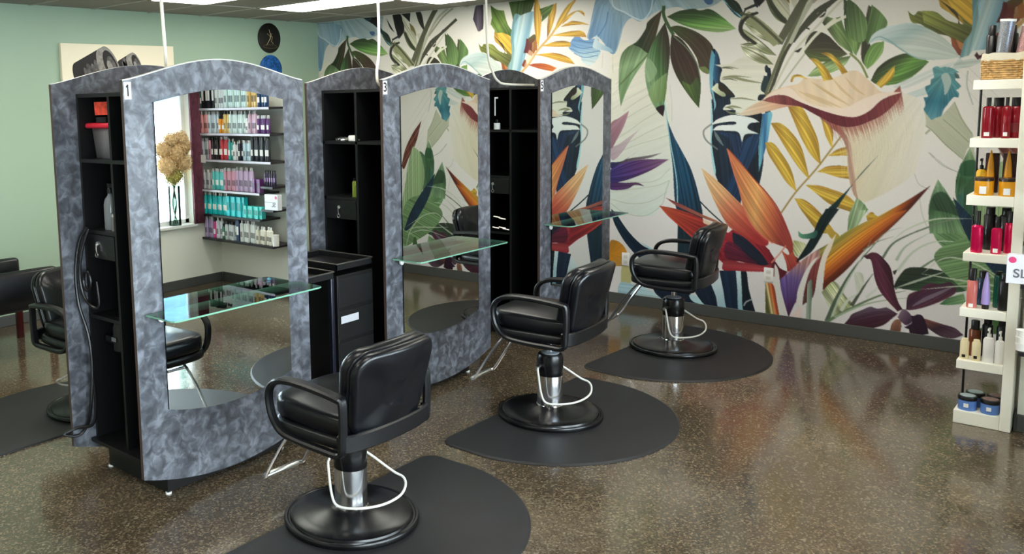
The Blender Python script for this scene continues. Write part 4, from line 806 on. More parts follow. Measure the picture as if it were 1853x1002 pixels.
spray((X1+.07, YD+.475, 1.2555), .23, .034, mat('clear_liquid_plastic', (160, 166, 170), .15, trans=.5), m_plastic, 'clear spray bottle with dark trigger in the second cubby of station 1')
jr = thing('jar', 'small pale jar behind the spray bottle in station 1', 'jar', (X1+.05, YD+.40, 1.2555))
MB().lathe([(0, 0), (.024, 0), (.024, .07), (0, .07)], n=20).build('body', mat('smoky_plastic', (120, 118, 116), .2), jr); MB().lathe([(0, .07), (.025, .07), (.025, .085), (0, .085)], n=20).build('lid', m_satin, jr)
# cord and curling iron hanging beside the rear panel
cx_ = X1-.012
cord = MB(); 
cord.tube(smooth_path([(cx_-.0, YD+.565, 1.27), (cx_-.03, YD+.60, 1.20), (cx_-.05, YD+.62, 1.05), (cx_-.05, YD+.61, .88), (cx_-.035, YD+.56, .72), (cx_-.035, YD+.545, .55), (cx_-.045, YD+.565, .35), (cx_-.05, YD+.60, .25), (cx_-.09, YD+.62, .2), (cx_-.16, YD+.64, .22), (cx_-.1, YD+.62, .24), (cx_-.045, YD+.555, .26), (cx_-.03, YD+.54, .36), (cx_-.03, YD+.545, .5)], 6), .0085, 8)
cord.tube(smooth_path([(cx_, YD+.56, 1.26), (cx_-.03, YD+.585, 1.15), (cx_-.04, YD+.60, 1.02), (cx_-.035, YD+.58, .92), (cx_-.02, YD+.53, .87), (cx_-.005, YD+.49, .88), (cx_-.005, YD+.5, 1.0)], 6), .008, 8)
co_ = cord.build('power_cord', m_plastic, st1, loc=(-ST_X[0], -YF, 0))
cl = MB(); cl.tube([(cx_-.03, YD+.55+.035*math.cos(q), 1.0+.05*math.sin(q)) for q in [2*PI*j/20 for j in range(20)]], .008, 8, closed=True)
cl.build('cord_coil', m_plastic, st1, loc=(-ST_X[0], -YF, 0))
hd = thing('hair_dryer', 'black hair dryer hanging inside the lower side of station 1', 'hair dryer', (X1+.06, YD+.42, .72))
MB().lathe([(.03, -.08), (.045, -.07), (.045, .04), (.028, .1), (.025, .1)], n=20, M=Matrix.Rotation(0, 4, 'X')).build('barrel', m_plastic, hd); MB().box(-.015, .015, .02, .14, -.05, -.015, .006).build('handle', m_plastic, hd); MB().box(-.05, -.046, -.02, .02, -.02, .0).build('badge', m_satin, hd)
X3 = ST_X[1]+.13; X5 = ST_X[2]+.13
gc = thing('spray_can', 'yellow-green can on the drawer shelf of station 3', 'can', (X3+.06, YD+.40, 1.2555)); MB().lathe([(0, 0), (.024, 0), (.024, .09), (.018, .1), (0, .1)], n=20).build('body', mat('lime_can', (120, 140, 50), .35), gc); MB().lathe([(0, .1), (.015, .1), (.015, .12), (0, .12)], n=16).build('cap', m_plastic, gc)
def clip(loc, rz, lab, grp):
    o = MB(); o.tube(smooth_path([(-.05, 0, .008), (-.01, .006, .02), (.04, 0, .01)], 4), .005, 6); o.tube(smooth_path([(-.05, .004, .008), (0, .0, .006), (.04, .004, .006)], 4), .004, 6)
    q = o.build('hair_clip', m_satin, loc=loc); q.rotation_euler = (0, 0, rz); tag(q, lab, 'hair clip', grp)
for k in range(5): clip((X3+.03+.012*k, YD+.37+.045*k, 1.609), 1.3+.5*k, 'silver hair clip lying on the top cubby shelf of station 3', 'clips on station 3')
tag(MB().box(-.02, .02, -.03, .03, 0, .035, .004).build('card_box', m_white, loc=(X3+.03, YD+.38, 1.609)), 'small white box on the top cubby shelf of station 3', 'box')
brk = MB(); brk.box(0, .006, -.03, .0, .0, .012); brk.box(0, .006, -.008, .0, -.13, .0); 
tag(brk.build('white_hook', m_white, loc=(X5+.02, YD+.49, 1.845), smooth=False), 'white hook hanging inside the top cubby of station 5', 'hook')
bb = thing('small_bottle', 'small dark bottle with white cap in the top cubby of station 5', 'bottle', (X5+.04, YD+.48, 1.6085)); MB().lathe([(0, 0), (.025, 0), (.025, .05), (0, .05)], n=16).build('body', m_white, bb); MB().lathe([(0, .05), (.012, .05), (.012, .075), (0, .075)], n=12).build('cap', m_plastic, bb)
for k, (dy, z) in enumerate(((.45, .93), (.40, .92), (.46, .845), (.40, .85), (.37, .84))):
    o = MB(); o.tube([(X5-.01, YD+dy-.03, z), (X5-.01, YD+dy+.03, z+.006)], .006, 8); o.box(X5-.02, X5+.03, YD+dy-.003, YD+dy+.003, z-.003, z+.003)
    tag(o.build('tool_holder', m_satin), 'small silver tool clip on the side cabinet of station 5', 'tool holder', 'tool clips on station 5')
# ================================================================ STYLING CHAIRS
def rounded_pad(w, d, h, r, taper=0, puff=.012, nx=10, m=None):
    # soft cushion: superellipse plan w x d, thickness h, edges rolled
    rings = []
    N = 48
    def ring(sc, z, inset):
        out = []
        for k in range(N):
            a = 2*PI*k/N; ca, sa = math.cos(a), math.sin(a); e = .42
            x = math.copysign(abs(ca)**e, ca)*(w/2-inset); y = math.copysign(abs(sa)**e, sa)*(d/2-inset)
            x *= 1-taper*(y/d+.5)
            out.append((x*sc, y*sc, z))
        return out
    prof = [(0, r*.55), (.2*r, .25*r), (.5*r, .05*r), (h*.5, 0), (h-.55*r, .03*r), (h-.25*r, .22*r), (h-.06*r, .55*r), (h, r)]
    for z, i in prof: rings.append(ring(1, z, i))
    rings.append(ring(.7, h+puff*.7, r)); rings.append(ring(.35, h+puff, r))
    return rings
def xf(rings, M): return [[M @ Vector(p) for p in r] for r in rings]
ARM = smooth_path([(-.205, .43), (-.1, .424), (.05, .428), (.14, .442), (.19, .485), (.215, .545), (.216, .612), (.18, .656), (.11, .678), (0, .681), (-.12, .673), (-.20, .663), (-.218, .652), (-.222, .58), (-.218, .50)], 4, closed=True)
def make_chair(lift, loc, rz, label, group):
    t = thing('styling_chair', label, 'salon chair', loc, rz, group)
    MB().lathe([(0, .0), (.300, .0), (.302, .006), (.302, .020), (.297, .026), (.288, .026), (.283, .021), (.276, .021), (.272, .030), (.262, .034), (.21, .036), (.13, .050), (.095, .060), (.08, .066), (0, .066)], n=72).build('base', m_gloss, t)
    MB().lathe([(0, .06), (.077, .06), (.077, .066), (.073, .070), (.073, .245), (0, .245)], n=48).build('hydraulic_cylinder', m_chrome, t)
    sl = MB().lathe([(0, .243), (.074, .243), (.075, .246), (.075, .352), (.068, .366), (.03, .372), (0, .372)], n=48).build('cylinder_sleeve', m_gloss, t)
    if lift: MB().lathe([(0, .37), (.052, .37), (.052, .376), (.03, .382), (0, .382)], n=32).build('cap', mat('grey_cap', (120, 124, 130), .4), sl)
    MB().lathe([(0, .36), (.017, .36), (.017, .44+lift), (0, .44+lift)], n=24).build('piston', m_chrome, t)
    L = Matrix.Translation((0, 0, lift))
    # foot pump loop
    lv = MB().tube(smooth_path([(-.085, .03, .302), (-.118, .02, .297), (-.128, .01, .26), (-.134, -.01, .16), (-.128, -.04, .112), (-.08, -.11, .104), (.01, -.17, .106), (.10, -.195, .122), (.15, -.19, .15), (.168, -.165, .178), (.15, -.12, .20), (.10, -.03, .27), (.072, .02, .30)], 5), .0058, 8).build('pump_lever', mat('white_coated_bar', (206, 203, 194), .25, spec=.6), t)
    MB().tube([(-.115, .03, .302), (-.07, .03, .306)], .012, 10).build('lever_joint', m_satin, lv)
    # seat
    sh = MB(); sh.grid_loft(xf(rounded_pad(.53, .50, .05, .02, puff=.001), L @ Matrix.Translation((0, .01, .435)))); sh.build('seat_shell', m_plastic, t)
    MB().box(-.12, .12, -.11, .13, .415+lift, .437+lift, .004).build('seat_plate', m_plastic, t)
    cu = MB(); cu.grid_loft(xf(rounded_pad(.485, .50, .095, .035, puff=.014), L @ Matrix.Translation((0, .025, .478)) @ Matrix.Rotation(math.radians(2), 4, 'X')))
    cu.build('seat_cushion', m_vinyl, t)
    cr = MB()
    cr.tube([L @ Vector(p) for p in smooth_path([(-.20, .232, .555), (0, .238, .566), (.20, .232, .555)], 6)], .0035, 6); cr.build('seat_piping', m_vinyl, t)
    # rear valance joining the arms behind the seat
    vb = MB(); pts = []
    for k in range(25):
        a = -PI*.02+PI*1.04*k/24; pts.append(L @ Vector((.272*math.cos(a)*(1 if abs(math.cos(a)) < 1 else 1), -.195-.065*math.sin(a)**.7 if math.sin(a) > 0 else -.195, .475)))
    vb.ribbon(pts, .075, .024, (0, 0, 1), closed=False); vb.build('rear_valance', m_plastic, t)
    # backrest: a tapered rounded shell and front pad, leaning back
    def back_outline(w0, w1, h, rt, rb, n=8):
        # half widths: w0 bottom, w1 top; going counter-clockwise
        P = []
        cs = [(w0-rb, rb, rb, -PI/2, 0), (w1-rt, h-rt, rt, 0, PI/2), (-w1+rt, h-rt, rt, PI/2, PI), (-w0+rb, rb, rb, PI, 3*PI/2)]
        for cx, cz, r, a0, a1 in cs:
            for k in range(n+1):
                a = a0+(a1-a0)*k/n; P.append((cx+r*math.cos(a), cz+r*math.sin(a)))
        Q = []
        for i, (x, z) in enumerate(P):
            Q.append((x, z))
            x2, z2 = P[(i+1) % len(P)]
            if math.hypot(x2-x, z2-z) > .08:
                for j in range(1, 5): Q.append((x+(x2-x)*j/5, z+(z2-z)*j/5))
        return [(x, z+.022*(1-(x/w1)**2)*(z > h*.6)-.016*(1-(x/w0)**2)*(z < h*.3)) for x, z in Q]
    O = back_outline(.222, .248, .375, .08, .09)
    BM = L @ Matrix.Translation((0, -.200, .472)) @ Matrix.Rotation(math.radians(14), 4, 'X')
    def slab(y0, y1, r, scale, bulge=0):
        cz = .19; rings = []
        def rg(y, ins):
            return [BM @ Vector((x*(scale-ins/.25), y-.045*(x/.26)**2*-1, cz+(z-cz)*(scale-ins/.22))) for x, z in O]
        steps = [(y0, r), (y0+(y1-y0)*.08, r*.45), (y0+(y1-y0)*.25, r*.1), (y0+(y1-y0)*.5, 0), (y0+(y1-y0)*.75, r*.1), (y0+(y1-y0)*.92, r*.45), (y1, r)]
        for y, i in steps: rings.append(rg(y, i))
        s_ = 1 if y1 > y0 else -1
        rings.append(rg(y1+s_*bulge*.8, r+.06)); rings.append(rg(y1+s_*bulge, r+.14))
        return rings
    b1 = MB(); b1.grid_loft(slab(.0, -.05, .018, 1.0, .006)); b1.build('backrest_shell', m_vinyl, t)
    b2 = MB(); b2.grid_loft(slab(-.004, .062, .024, .985, .016)); bc = b2.build('backrest_cushion', m_vinyl, t)
    pp = MB(); pp.tube([BM @ Vector((x*.985, -.003+.045*(x/.26)**2, .19+(z-.19)*.985)) for x, z in O], .0055, 8, closed=True); pp.build('backrest_piping', m_vinyl, t)
    # arms
    for s in (-1, 1):
        n = len(ARM); wd_ = []; th_ = []
        for p in ARM:
            top = p[1] > .66
            wd_.append(.052 if top else .040); th_.append(.026)
        am = MB().ribbon([L @ Vector((s*.272, p[0], p[1])) for p in ARM], wd_, th_, (1, 0, 0)); am.build('armrest', m_plastic, t)
    # footrest
    fr = MB()
    for s in (-1, 1):
        fr.tube([L @ Vector(p) for p in smooth_path([(s*.105, .12, .428), (s*.105, .21, .415), (s*.118, .30, .31), (s*.125, .42, .125), (s*.122, .445, .10), (s*.10, .458, .094)], 5)], .0085, 8)
    fr.tube([L @ Vector((-.105, .21, .405)), L @ Vector((.105, .21, .405))], .008, 8)
    f_ = fr.build('footrest_frame', m_chrome, t)
    fb = MB().tube([L @ Vector((-.115, .457, .094)), L @ Vector((-.10, .458, .096)), L @ Vector((.10, .458, .096)), L @ Vector((.115, .457, .094))], [.010, .015, .015, .010], 10).build('footrest_bar', m_satin, t)
    return t
CH = [(2.732, 2.581), (4.434, 2.574), (6.214, 2.600)]
GC = 'black styling chairs on round bases'
ch1 = make_chair(0, (CH[0][0], CH[0][1], .012), 0, 'black styling chair closest to the camera, facing station 1', GC)
ch2 = make_chair(.062, (CH[1][0], CH[1][1], .012), math.radians(5), 'middle black styling chair of the front row, facing station 3', GC)
ch3 = dup(ch2, (CH[2][0], CH[2][1], .012), math.radians(7), 'black styling chair farthest right, in front of station 5 and the flower mural')
cb2 = dup(ch1, (2.78, 4.78, .012), math.radians(180), 'black styling chair at the far left, behind station 1')
cb4 = dup(ch1, (4.46, 4.80, .012), math.radians(180), 'black styling chair almost hidden behind station 3, only its footrest showing')
# ---------------------------------------------------------------- anti-fatigue mats: flat front, round rear
def make_mat(loc, rz, label):
    P = []; R = .765; r = .08; fl = .20
    # centre of the round part at origin, flat side at y=+fl
    for k in range(41):
        a = math.radians(180+8)+math.radians(164)*k/40; P.append((R*math.cos(a), (R-.03)*math.sin(a)))
    def arc(cx, cy, a0, a1, rr_):
        return [(cx+rr_*math.cos(math.radians(a0+(a1-a0)*k/8)), cy+rr_*math.sin(math.radians(a0+(a1-a0)*k/8))) for k in range(9)]
    P += arc(R-r-.01, fl-r, 0, 90, r); P += arc(-R+r+.01, fl-r, 90, 180, r)
    mb = MB(); mb.grid_loft([[(x*s, y*s, z) for x, y in P] for s, z in ((1, 0), (1, .004), (.985, .011), (.965, .012))], smooth=False)
    o = mb.build('floor_mat', m_rub, loc=loc, angle=25); o.rotation_euler = (0, 0, rz)
    return tag(o, label, 'floor mat', 'black salon mats under the chairs')
make_mat((2.785, 2.565, 0.0), 0, 'black floor mat under the nearest styling chair, cut by the bottom of the photo')
make_mat((4.445, 2.61, 0.0), math.radians(-1), 'black floor mat under the middle styling chair')
make_mat((6.125, 2.655, 0.0), math.radians(-3), 'black floor mat under the styling chair next to the mural')
make_mat((2.66, 4.72, 0.0), PI, 'black floor mat at the far left, behind station 1')
make_mat((4.42, 4.76, 0.0), PI, 'black floor mat behind station 3, mostly hidden')
# ---------------------------------------------------------------- reception armchair by the mint wall
rc_ = thing('reception_chair', 'black padded armchair with dark red wooden legs against the mint wall', 'armchair', (3.03, 6.54, 0), PI/2*3)
for sx in (-1, 1):
    for sy in (-1, 1): MB().box(sx*.27-.024, sx*.27+.024, sy*.27-.024, sy*.27+.024, 0, .40, .005).build('leg', m_wood, rc_)
mb = MB(); mb.grid_loft(xf(rounded_pad(.62, .62, .10, .03, puff=.001), Matrix.Translation((0, 0, .36)))); mb.build('seat_frame', m_vinyl, rc_)
mb = MB(); mb.grid_loft(xf(rounded_pad(.50, .54, .09, .035), Matrix.Translation((0, .03, .44)))); mb.build('seat_cushion', m_vinyl, rc_)
mb = MB(); mb.grid_loft(xf(rounded_pad(.60, .44, .12, .04), Matrix.Translation((0, -.27, .66)) @ Matrix.Rotation(math.radians(98), 4, 'X'))); mb.build('backrest', m_vinyl, rc_)
for s in (-1, 1):
    mb = MB(); mb.grid_loft(xf(rounded_pad(.10, .64, .30, .04, puff=.004), Matrix.Translation((s*.31, -.01, .36)))); mb.build('arm', m_vinyl, rc_)
o = MB(); o.tube(smooth_path([(3.34, 6.66, .008), (3.45, 6.3, .008), (3.62, 6.1, .008), (3.8, 6.15, .008), (4.1, 6.4, .008), (4.4, 7.2, .008)], 8), .005, 6); tag(o.build('floor_cable', m_plastic), 'thin black cable lying on the floor beside the reception armchair', 'cable')
# ---------------------------------------------------------------- trolley between stations 1 and 3
def tray(x0, x1, y0, y1, z, name, par):
    o = MB(); o.box(x0, x1, y0, y1, z-.004, z); 
    for q in ((x0, x1, y0, y0+.006), (x0, x1, y1-.006, y1), (x0, x0+.006, y0, y1), (x1-.006, x1, y0, y1)): o.box(q[0], q[1], q[2], q[3], z, z+.03)
    a = o.build(name, m_black, par, smooth=False)
    MB().tube([(x0, y0, z+.032), (x1, y0, z+.032), (x1, y1, z+.032), (x0, y1, z+.032)], .0045, 6, closed=True).build('rim', mat('worn_steel_rim', (130, 128, 124), .35, 1), a)
    return a
def castor(px, py, par):
    w = MB(); w.lathe([(.0, -.01), (.028, -.01), (.03, 0), (.028, .01), (0, .01)], n=20, M=Matrix.Translation((px, py, .030)) @ Matrix.Rotation(PI/2, 4, 'Y')); w.box(px-.008, px+.008, py-.008, py+.008, .03, .07); w.build('castor', m_plastic, par)
ta = thing('salon_trolley', 'open black metal trolley frame half hidden behind station 1', 'trolley', (3.185, 3.425, 0), 0)
tray(0, .345, 0, .42, .87, 'top_tray', ta); tray(0, .345, 0, .42, .14, 'lower_tray', ta)
for px, py in ((.013, .013), (.332, .013), (.013, .407), (.332, .407)):
    l_ = MB().box(px-.013, px+.013, py-.013, py+.013, .06, .866, .003).build('post', mat('dark_blue_black_metal', (20, 22, 34), .3), ta); castor(px, py, l_)
tb = thing('salon_trolley', 'solid black tool trolley with a rimmed top tray beside station 3', 'trolley', (3.60, 3.47, 0), 0)
MB().box(0, .31, 0, .42, .07, .86, .004).build('body', m_black, tb, smooth=False); tray(0, .31, 0, .45, .895, 'top_tray', tb)
for k in range(4): 
    d_ = MB().box(.006, .304, -.005, 0, .10+.19*k, .27+.19*k, .002).build('drawer', m_blackin, tb, smooth=False)
MB().box(.02, .17, -.0075, -.0052, .575, .618).build('paper_label', mat('pale_label', (176, 176, 182), .5), tb, smooth=False)
for px in (.03, .28):
    for py in (.03, .39): castor(px, py, tb)
# ---------------------------------------------------------------- small castor foot near station 3 (stool base peeking out)
# ================================================================ RETAIL TOWER AND PRODUCTS
TY0, TY1 = .568, .825
TIERS = [(.0, .075), (.31, .36), (.602, .652), (.91, .958), (1.215, 1.27), (1.525, 1.575), (1.83, 1.882)]
tw = thing('display_tower', 'tall ivory tiered product display tower at the right edge', 'display shelf', (5.757, 0, 0))
for k, (a, b) in enumerate(TIERS):
    e = .0 if k else 0
    MB().box(0, .25, .618, TY1, a+.001, b, .003).build('tier', m_ivory, tw, smooth=False)
MB().box(-.004, .25, TY0, .6175, .001, 2.05, .003).build('side_post', m_ivory, tw, smooth=False)
rk = MB(); rk.tube([(.245, .822, .0), (.245, .822, 2.0)], .006, 8); rk.build('rear_rod', m_plastic, tw)
PM = {}
def pm(c, rough=.25, tr=0, metal=0, noise=0):
    k = (c, rough, tr, metal, noise)
    if k not in PM: PM[k] = mat('product_%d_%d_%d_%s' % (c+(int(metal*9+tr*90+rough*1000),)), c, rough, metal, trans=tr, spec=.55, noise=noise, nscale=60)
    return PM[k]
CAPK = pm((16, 15, 17), .3)
def cyl_bottle(h, r, n=20, neck=.34, nh=.05, sh=.1, e=1):
    return [(0, 0), (r*.94, 0), (r, .004), (r, h*(1-nh-sh)), (r*.88, h*(1-nh-sh*.4)), (r*neck*1.1, h*(1-nh)), (r*neck, h*(1-nh*.8)), (r*neck, h), (0, h)]
def bottle(name, loc, h, r, body, cap, label, cat='bottle', group=None, style='cap', ch=.04, lab=None, oval=1.0):
    t = thing(name, label, cat, loc, 0, group)
    if style == 'cap':      # straight bottle, wide cap
        MB().lathe([(0, 0), (r*.94, 0), (r, .004), (r, h-ch-.008), (r*.82, h-ch), (0, h-ch)], n=20, sx=oval).build('body', body, t)
        MB().lathe([(0, h-ch), (r*.72, h-ch), (r*.72, h-.003), (r*.66, h), (0, h)], n=20).build('cap', cap, t)
    elif style == 'slim':   # slim dropper/spray cap
        MB().lathe([(0, 0), (r*.94, 0), (r, .004), (r, h-ch-.01), (r*.6, h-ch), (0, h-ch)], n=20).build('body', body, t)
        MB().lathe([(0, h-ch), (r*.42, h-ch), (r*.42, h-.003), (r*.36, h), (0, h)], n=16).build('cap', cap, t)
    elif style == 'pump':
        MB().lathe([(0, 0), (r*.94, 0), (r, .004), (r, h-ch-.02), (r*.8, h-ch-.006), (r*.35, h-ch), (0, h-ch)], n=20).build('body', body, t)
        p = MB(); p.lathe([(0, h-ch), (r*.38, h-ch), (r*.38, h-ch*.66), (r*.16, h-ch*.6), (r*.16, h-ch*.2), (0, h-ch*.2)], n=12)
        p.box(-r*1.2, r*.3, -r*.22, r*.22, h-ch*.25, h, .002); p.build('pump', cap, t)
    elif style == 'cone':
        MB().lathe([(0, ch), (r*.94, ch), (r, ch+.004), (r*.92, h*.45), (r*.66, h*.72), (r*.34, h*.9), (r*.12, h-.002), (0, h)], n=20).build('body', body, t)
        MB().lathe([(0, 0), (r*.8, 0), (r*.82, ch), (0, ch)], n=20).build('cap', cap, t)
    elif style == 'jar':
        MB().lathe([(0, 0), (r*.93, 0), (r*.97, .004), (r*.97, h-ch), (0, h-ch)], n=28).build('body', body, t)
        MB().lathe([(0, h-ch), (r, h-ch), (r, h-.003), (r*.96, h), (0, h)], n=28).build('lid', cap, t)
    if lab:
        lw, lh, lz, lc = lab
        rings = []
        for z in (lz, lz+lh): rings.append([(-(r+.0006)*math.cos(a), (r+.0006)*math.sin(a), z) for a in [(-.5+k/8)*lw for k in range(9)]])
        MB().grid_loft(rings, closed=False).build('printed_label', lc, t)
    return t
WL = pm((238, 236, 232), .5)
# tier with wicker basket
z0 = 1.8825
bk = thing('wicker_basket', 'oblong wicker basket with cream cloth liner on top of the display tower', 'basket', (5.875, .70, z0))
m_wick = mat('wicker', (196, 158, 102), .55, noise=.35, nscale=60)
bw = MB(); by, bx = .095, .085
nst = 16; rows = 9
for rI in range(rows):
    z = .006+rI*.0115; pts = []
    for k in range(nst*4):
        a = 2*PI*k/(nst*4); ca, sa = math.cos(a), math.sin(a); e = .5; wv = .0045*math.sin(a*nst+(PI if rI % 2 else 0)); f = 1+.07*rI/rows
        pts.append((math.copysign(abs(ca)**e, ca)*(bx*f+wv), math.copysign(abs(sa)**e, sa)*(by*f+wv), z))
    bw.tube(pts, .0062, 6, closed=True)
bw.build('basket_weave', m_wick, bk)
lnr = MB(); rg = []
for z, s in ((.002, .86), (.10, .98), (.135, 1.05), (.137, 1.09), (.105, 1.13), (.098, 1.12)):
    rg.append([(math.copysign(abs(math.cos(a))**.5, math.cos(a))*bx*s, math.copysign(abs(math.sin(a))**.5, math.sin(a))*by*s+.002*math.sin(a*14), z+.003*math.sin(a*9)) for a in [2*PI*k/64 for k in range(64)]])
lnr.grid_loft(rg, cap=False); lnr.build('cloth_liner', mat('cream_cloth', (214, 206, 184), .85), bk)
def tumb(loc, h, r, m, lab, tilt):
    o = thing('tumbler', lab, 'tumbler', loc)
    MB().lathe([(0, 0), (r*.8, 0), (r*.82, .004), (r, h-.012), (0, h-.012)], n=24).build('body', m, o); MB().lathe([(0, h-.012), (r*1.05, h-.012), (r*1.05, h), (0, h)], n=24).build('lid', m_white, o)
    o.rotation_euler = tilt; return o
tumb((5.83, .725, z0+.012), .30, .034, mat('silver_glitter', (150, 152, 158), .3, .6, noise=.5, nscale=260), 'silver glitter tumbler with white lid standing in the wicker basket', (.08, 0, 0))
tumb((5.83, .655, z0+.012), .27, .028, mat('pink_glitter', (196, 150, 148), .35, .4, noise=.5, nscale=260), 'pink glitter tumbler leaning in the wicker basket', (.16, 0, 0))
bottle('pump_bottle', (5.90, .775, z0+.012), .275, .024, CAPK, CAPK, 'black bottle at the left end of the wicker basket', style='cap', ch=.05)
bottle('spray_bottle', (5.90, .69, z0+.012), .27, .03, CAPK, CAPK, 'black bottle standing between the tumblers in the wicker basket', style='cap')
tumb((5.84, .610, z0+.012), .235, .023, mat('dark_glitter', (70, 72, 80), .3, .5, noise=.5, nscale=260), 'dark grey glitter tumbler at the right of the wicker basket', (.2, 0, 0))
# red tier
RB = pm((150, 18, 34), .15, .25); z = TIERS[5][1]
bottle('red_bottle', (5.80, .757, z), .214, .026, RB, CAPK, 'slim red bottle with black nozzle at the left end of the red tier', style='slim', ch=.045, lab=(.9, .02, .012, WL))
bottle('red_bottle', (5.80, .678, z), .214, .020, RB, CAPK, 'slim red bottle with black nozzle in the middle of the red tier', style='slim', ch=.045, lab=(.9, .02, .012, WL))
bottle('red_bottle', (5.87, .722, z), .212, .032, RB, CAPK, 'wide red bottle with black lid between the two slim red ones', style='cap', ch=.046)
bottle('red_bottle', (5.85, .646, z), .212, .028, RB, CAPK, 'wide red bottle with black lid nearest the ivory post', style='cap', ch=.046, lab=(1.2, .05, .03, pm((120, 40, 44), .4)))
# yellow tier
YB = pm((226, 158, 22), .25); z = TIERS[4][1]
bottle('yellow_jar', (5.80, .755, z), .096, .044, YB, pm((44, 26, 22), .3), 'yellow jar with dark lid, left one on its tier', 'jar', style='jar', ch=.018, lab=(.7, .04, .01, WL))
bottle('yellow_jar', (5.80, .652, z), .096, .042, YB, pm((44, 26, 22), .3), 'yellow jar with dark lid, beside the ivory post', 'jar', style='jar', ch=.018, lab=(.7, .035, .008, WL))
bottle('yellow_pump_bottle', (5.905, .785, z), .19, .024, pm((230, 180, 40), .3), CAPK, 'yellow pump bottle with black pump behind the left yellow jar', style='pump', ch=.06)
for y_, w in ((.745, 'left'), (.668, 'right')):
    bottle('yellow_tube', (5.90, y_, z), .235, .020, YB, pm((60, 30, 24), .3), 'tall pointed yellow tube, the %s one of two behind the yellow jars' % w, 'tube', style='cone', ch=.05)
    tag(MB().box(-.02, .02, -.03, .03, 0, .215, .002).build('brown_carton', pm((58, 26, 20), .4), loc=(5.965, y_, z)), 'dark brown carton behind the %s pointed yellow tube' % w, 'box')
# magenta tier
MG = pm((214, 14, 84), .18, .1, .3); z = TIERS[3][1]
bottle('magenta_bottle', (5.80, .772, z), .225, .027, MG, CAPK, 'magenta bottle with black sprayer at the left end of its tier', style='slim', ch=.075)
bottle('magenta_bottle', (5.80, .687, z), .20, .024, MG, CAPK, 'magenta bottle with white label foot in the middle of its tier', style='slim', ch=.06, lab=(.9, .022, .008, WL))
bottle('magenta_bottle', (5.86, .634, z), .225, .029, MG, CAPK, 'darker magenta bottle beside the ivory post', style='cap', ch=.06)
for y_, w in ((.735, 'left'), (.665, 'right')): bottle('black_bottle', (5.93, y_, z), .235, .03, CAPK, CAPK, 'black bottle standing at the back of the magenta tier, %s one' % w, style='cap')
# mixed tier
z = TIERS[2][1]
bottle('salmon_bottle', (5.80, .779, z), .215, .024, pm((206, 112, 104), .3), CAPK, 'salmon pink bottle with black cap', style='cap', ch=.065, lab=(.9, .02, .004, WL))
bottle('lavender_tube', (5.80, .717, z), .205, .020, pm((176, 158, 226), .3), CAPK, 'pointed lavender tube standing on a black cap', 'tube', style='cone', ch=.025)
bottle('green_bottle', (5.87, .672, z), .20, .022, pm((10, 96, 78), .25), CAPK, 'dark green bottle behind the lavender tube', style='cap', ch=.02)
bottle('black_bottle', (5.81, .642, z), .20, .023, CAPK, CAPK, 'black bottle beside the ivory post, on the tier with the lavender tube', style='cap')
bottle('blue_bottle', (5.90, .745, z), .19, .028, pm((28, 62, 92), .25), CAPK, 'dark blue bottle behind the salmon bottle', style='cap')
# cream tier
z = TIERS[1][1]
CR = pm((236, 222, 180), .4)
for y_, w in ((.797, 'left end of the lower tier'), (.744, 'white pump bottles, second from left')):
    b_ = bottle('cream_bottle', (5.80, y_, z), .115, .021, CR, CR, 'small cream bottle with dark square mark at the '+w if 'left end' in w else 'small cream bottle with dark square mark next to the '+w, style='cap', ch=.012)
    MB().box(-.0225, -.0205, -.008, .008, .012, .028).build('printed_mark', CAPK, b_, smooth=False)
bottle('white_pump_bottle', (5.80, .690, z), .19, .026, WL, WL, 'white pump bottle, left one of the two', style='pump', ch=.05)
bottle('white_pump_bottle', (5.80, .641, z), .18, .022, WL, WL, 'white pump bottle touching the ivory post', style='pump', ch=.05)
bottle('amber_bottle', (5.90, .767, z), .20, .028, pm((140, 74, 42), .15, .3), CAPK, 'amber bottle with black cap behind the cream bottles', style='cap', ch=.05)
for y_, w in ((.715, 'left'), (.65, 'right')): bottle('black_bottle', (5.93, y_, z), .22, .026, pm((30, 40, 44), .3), CAPK, 'dark bottle behind the %s white pump bottle' % w, style='cap')
# blue jars
BJ = pm((96, 136, 206), .2); z = TIERS[0][1]
m_lidt = pm((160, 176, 180), .3)
for x_, y_, w in ((5.81, .77, 'front left'), (5.81, .668, 'front right'), (5.905, .748, 'rear left'), (5.905, .652, 'rear right')):
    j = bottle('blue_jar', (x_, y_, z), .078, .045, BJ, CAPK, 'low blue jar with black lid on the bottom tier, '+w+' of four', 'jar', style='jar', ch=.022, lab=(.5, .022, .02, WL))
    MB().lathe([(0, .0782), (.036, .0782), (.036, .0795), (0, .0795)], n=28).build('lid_disc', m_lidt if 'left' in w else pm((150, 120, 118), .4, 0, 0, .4), j)
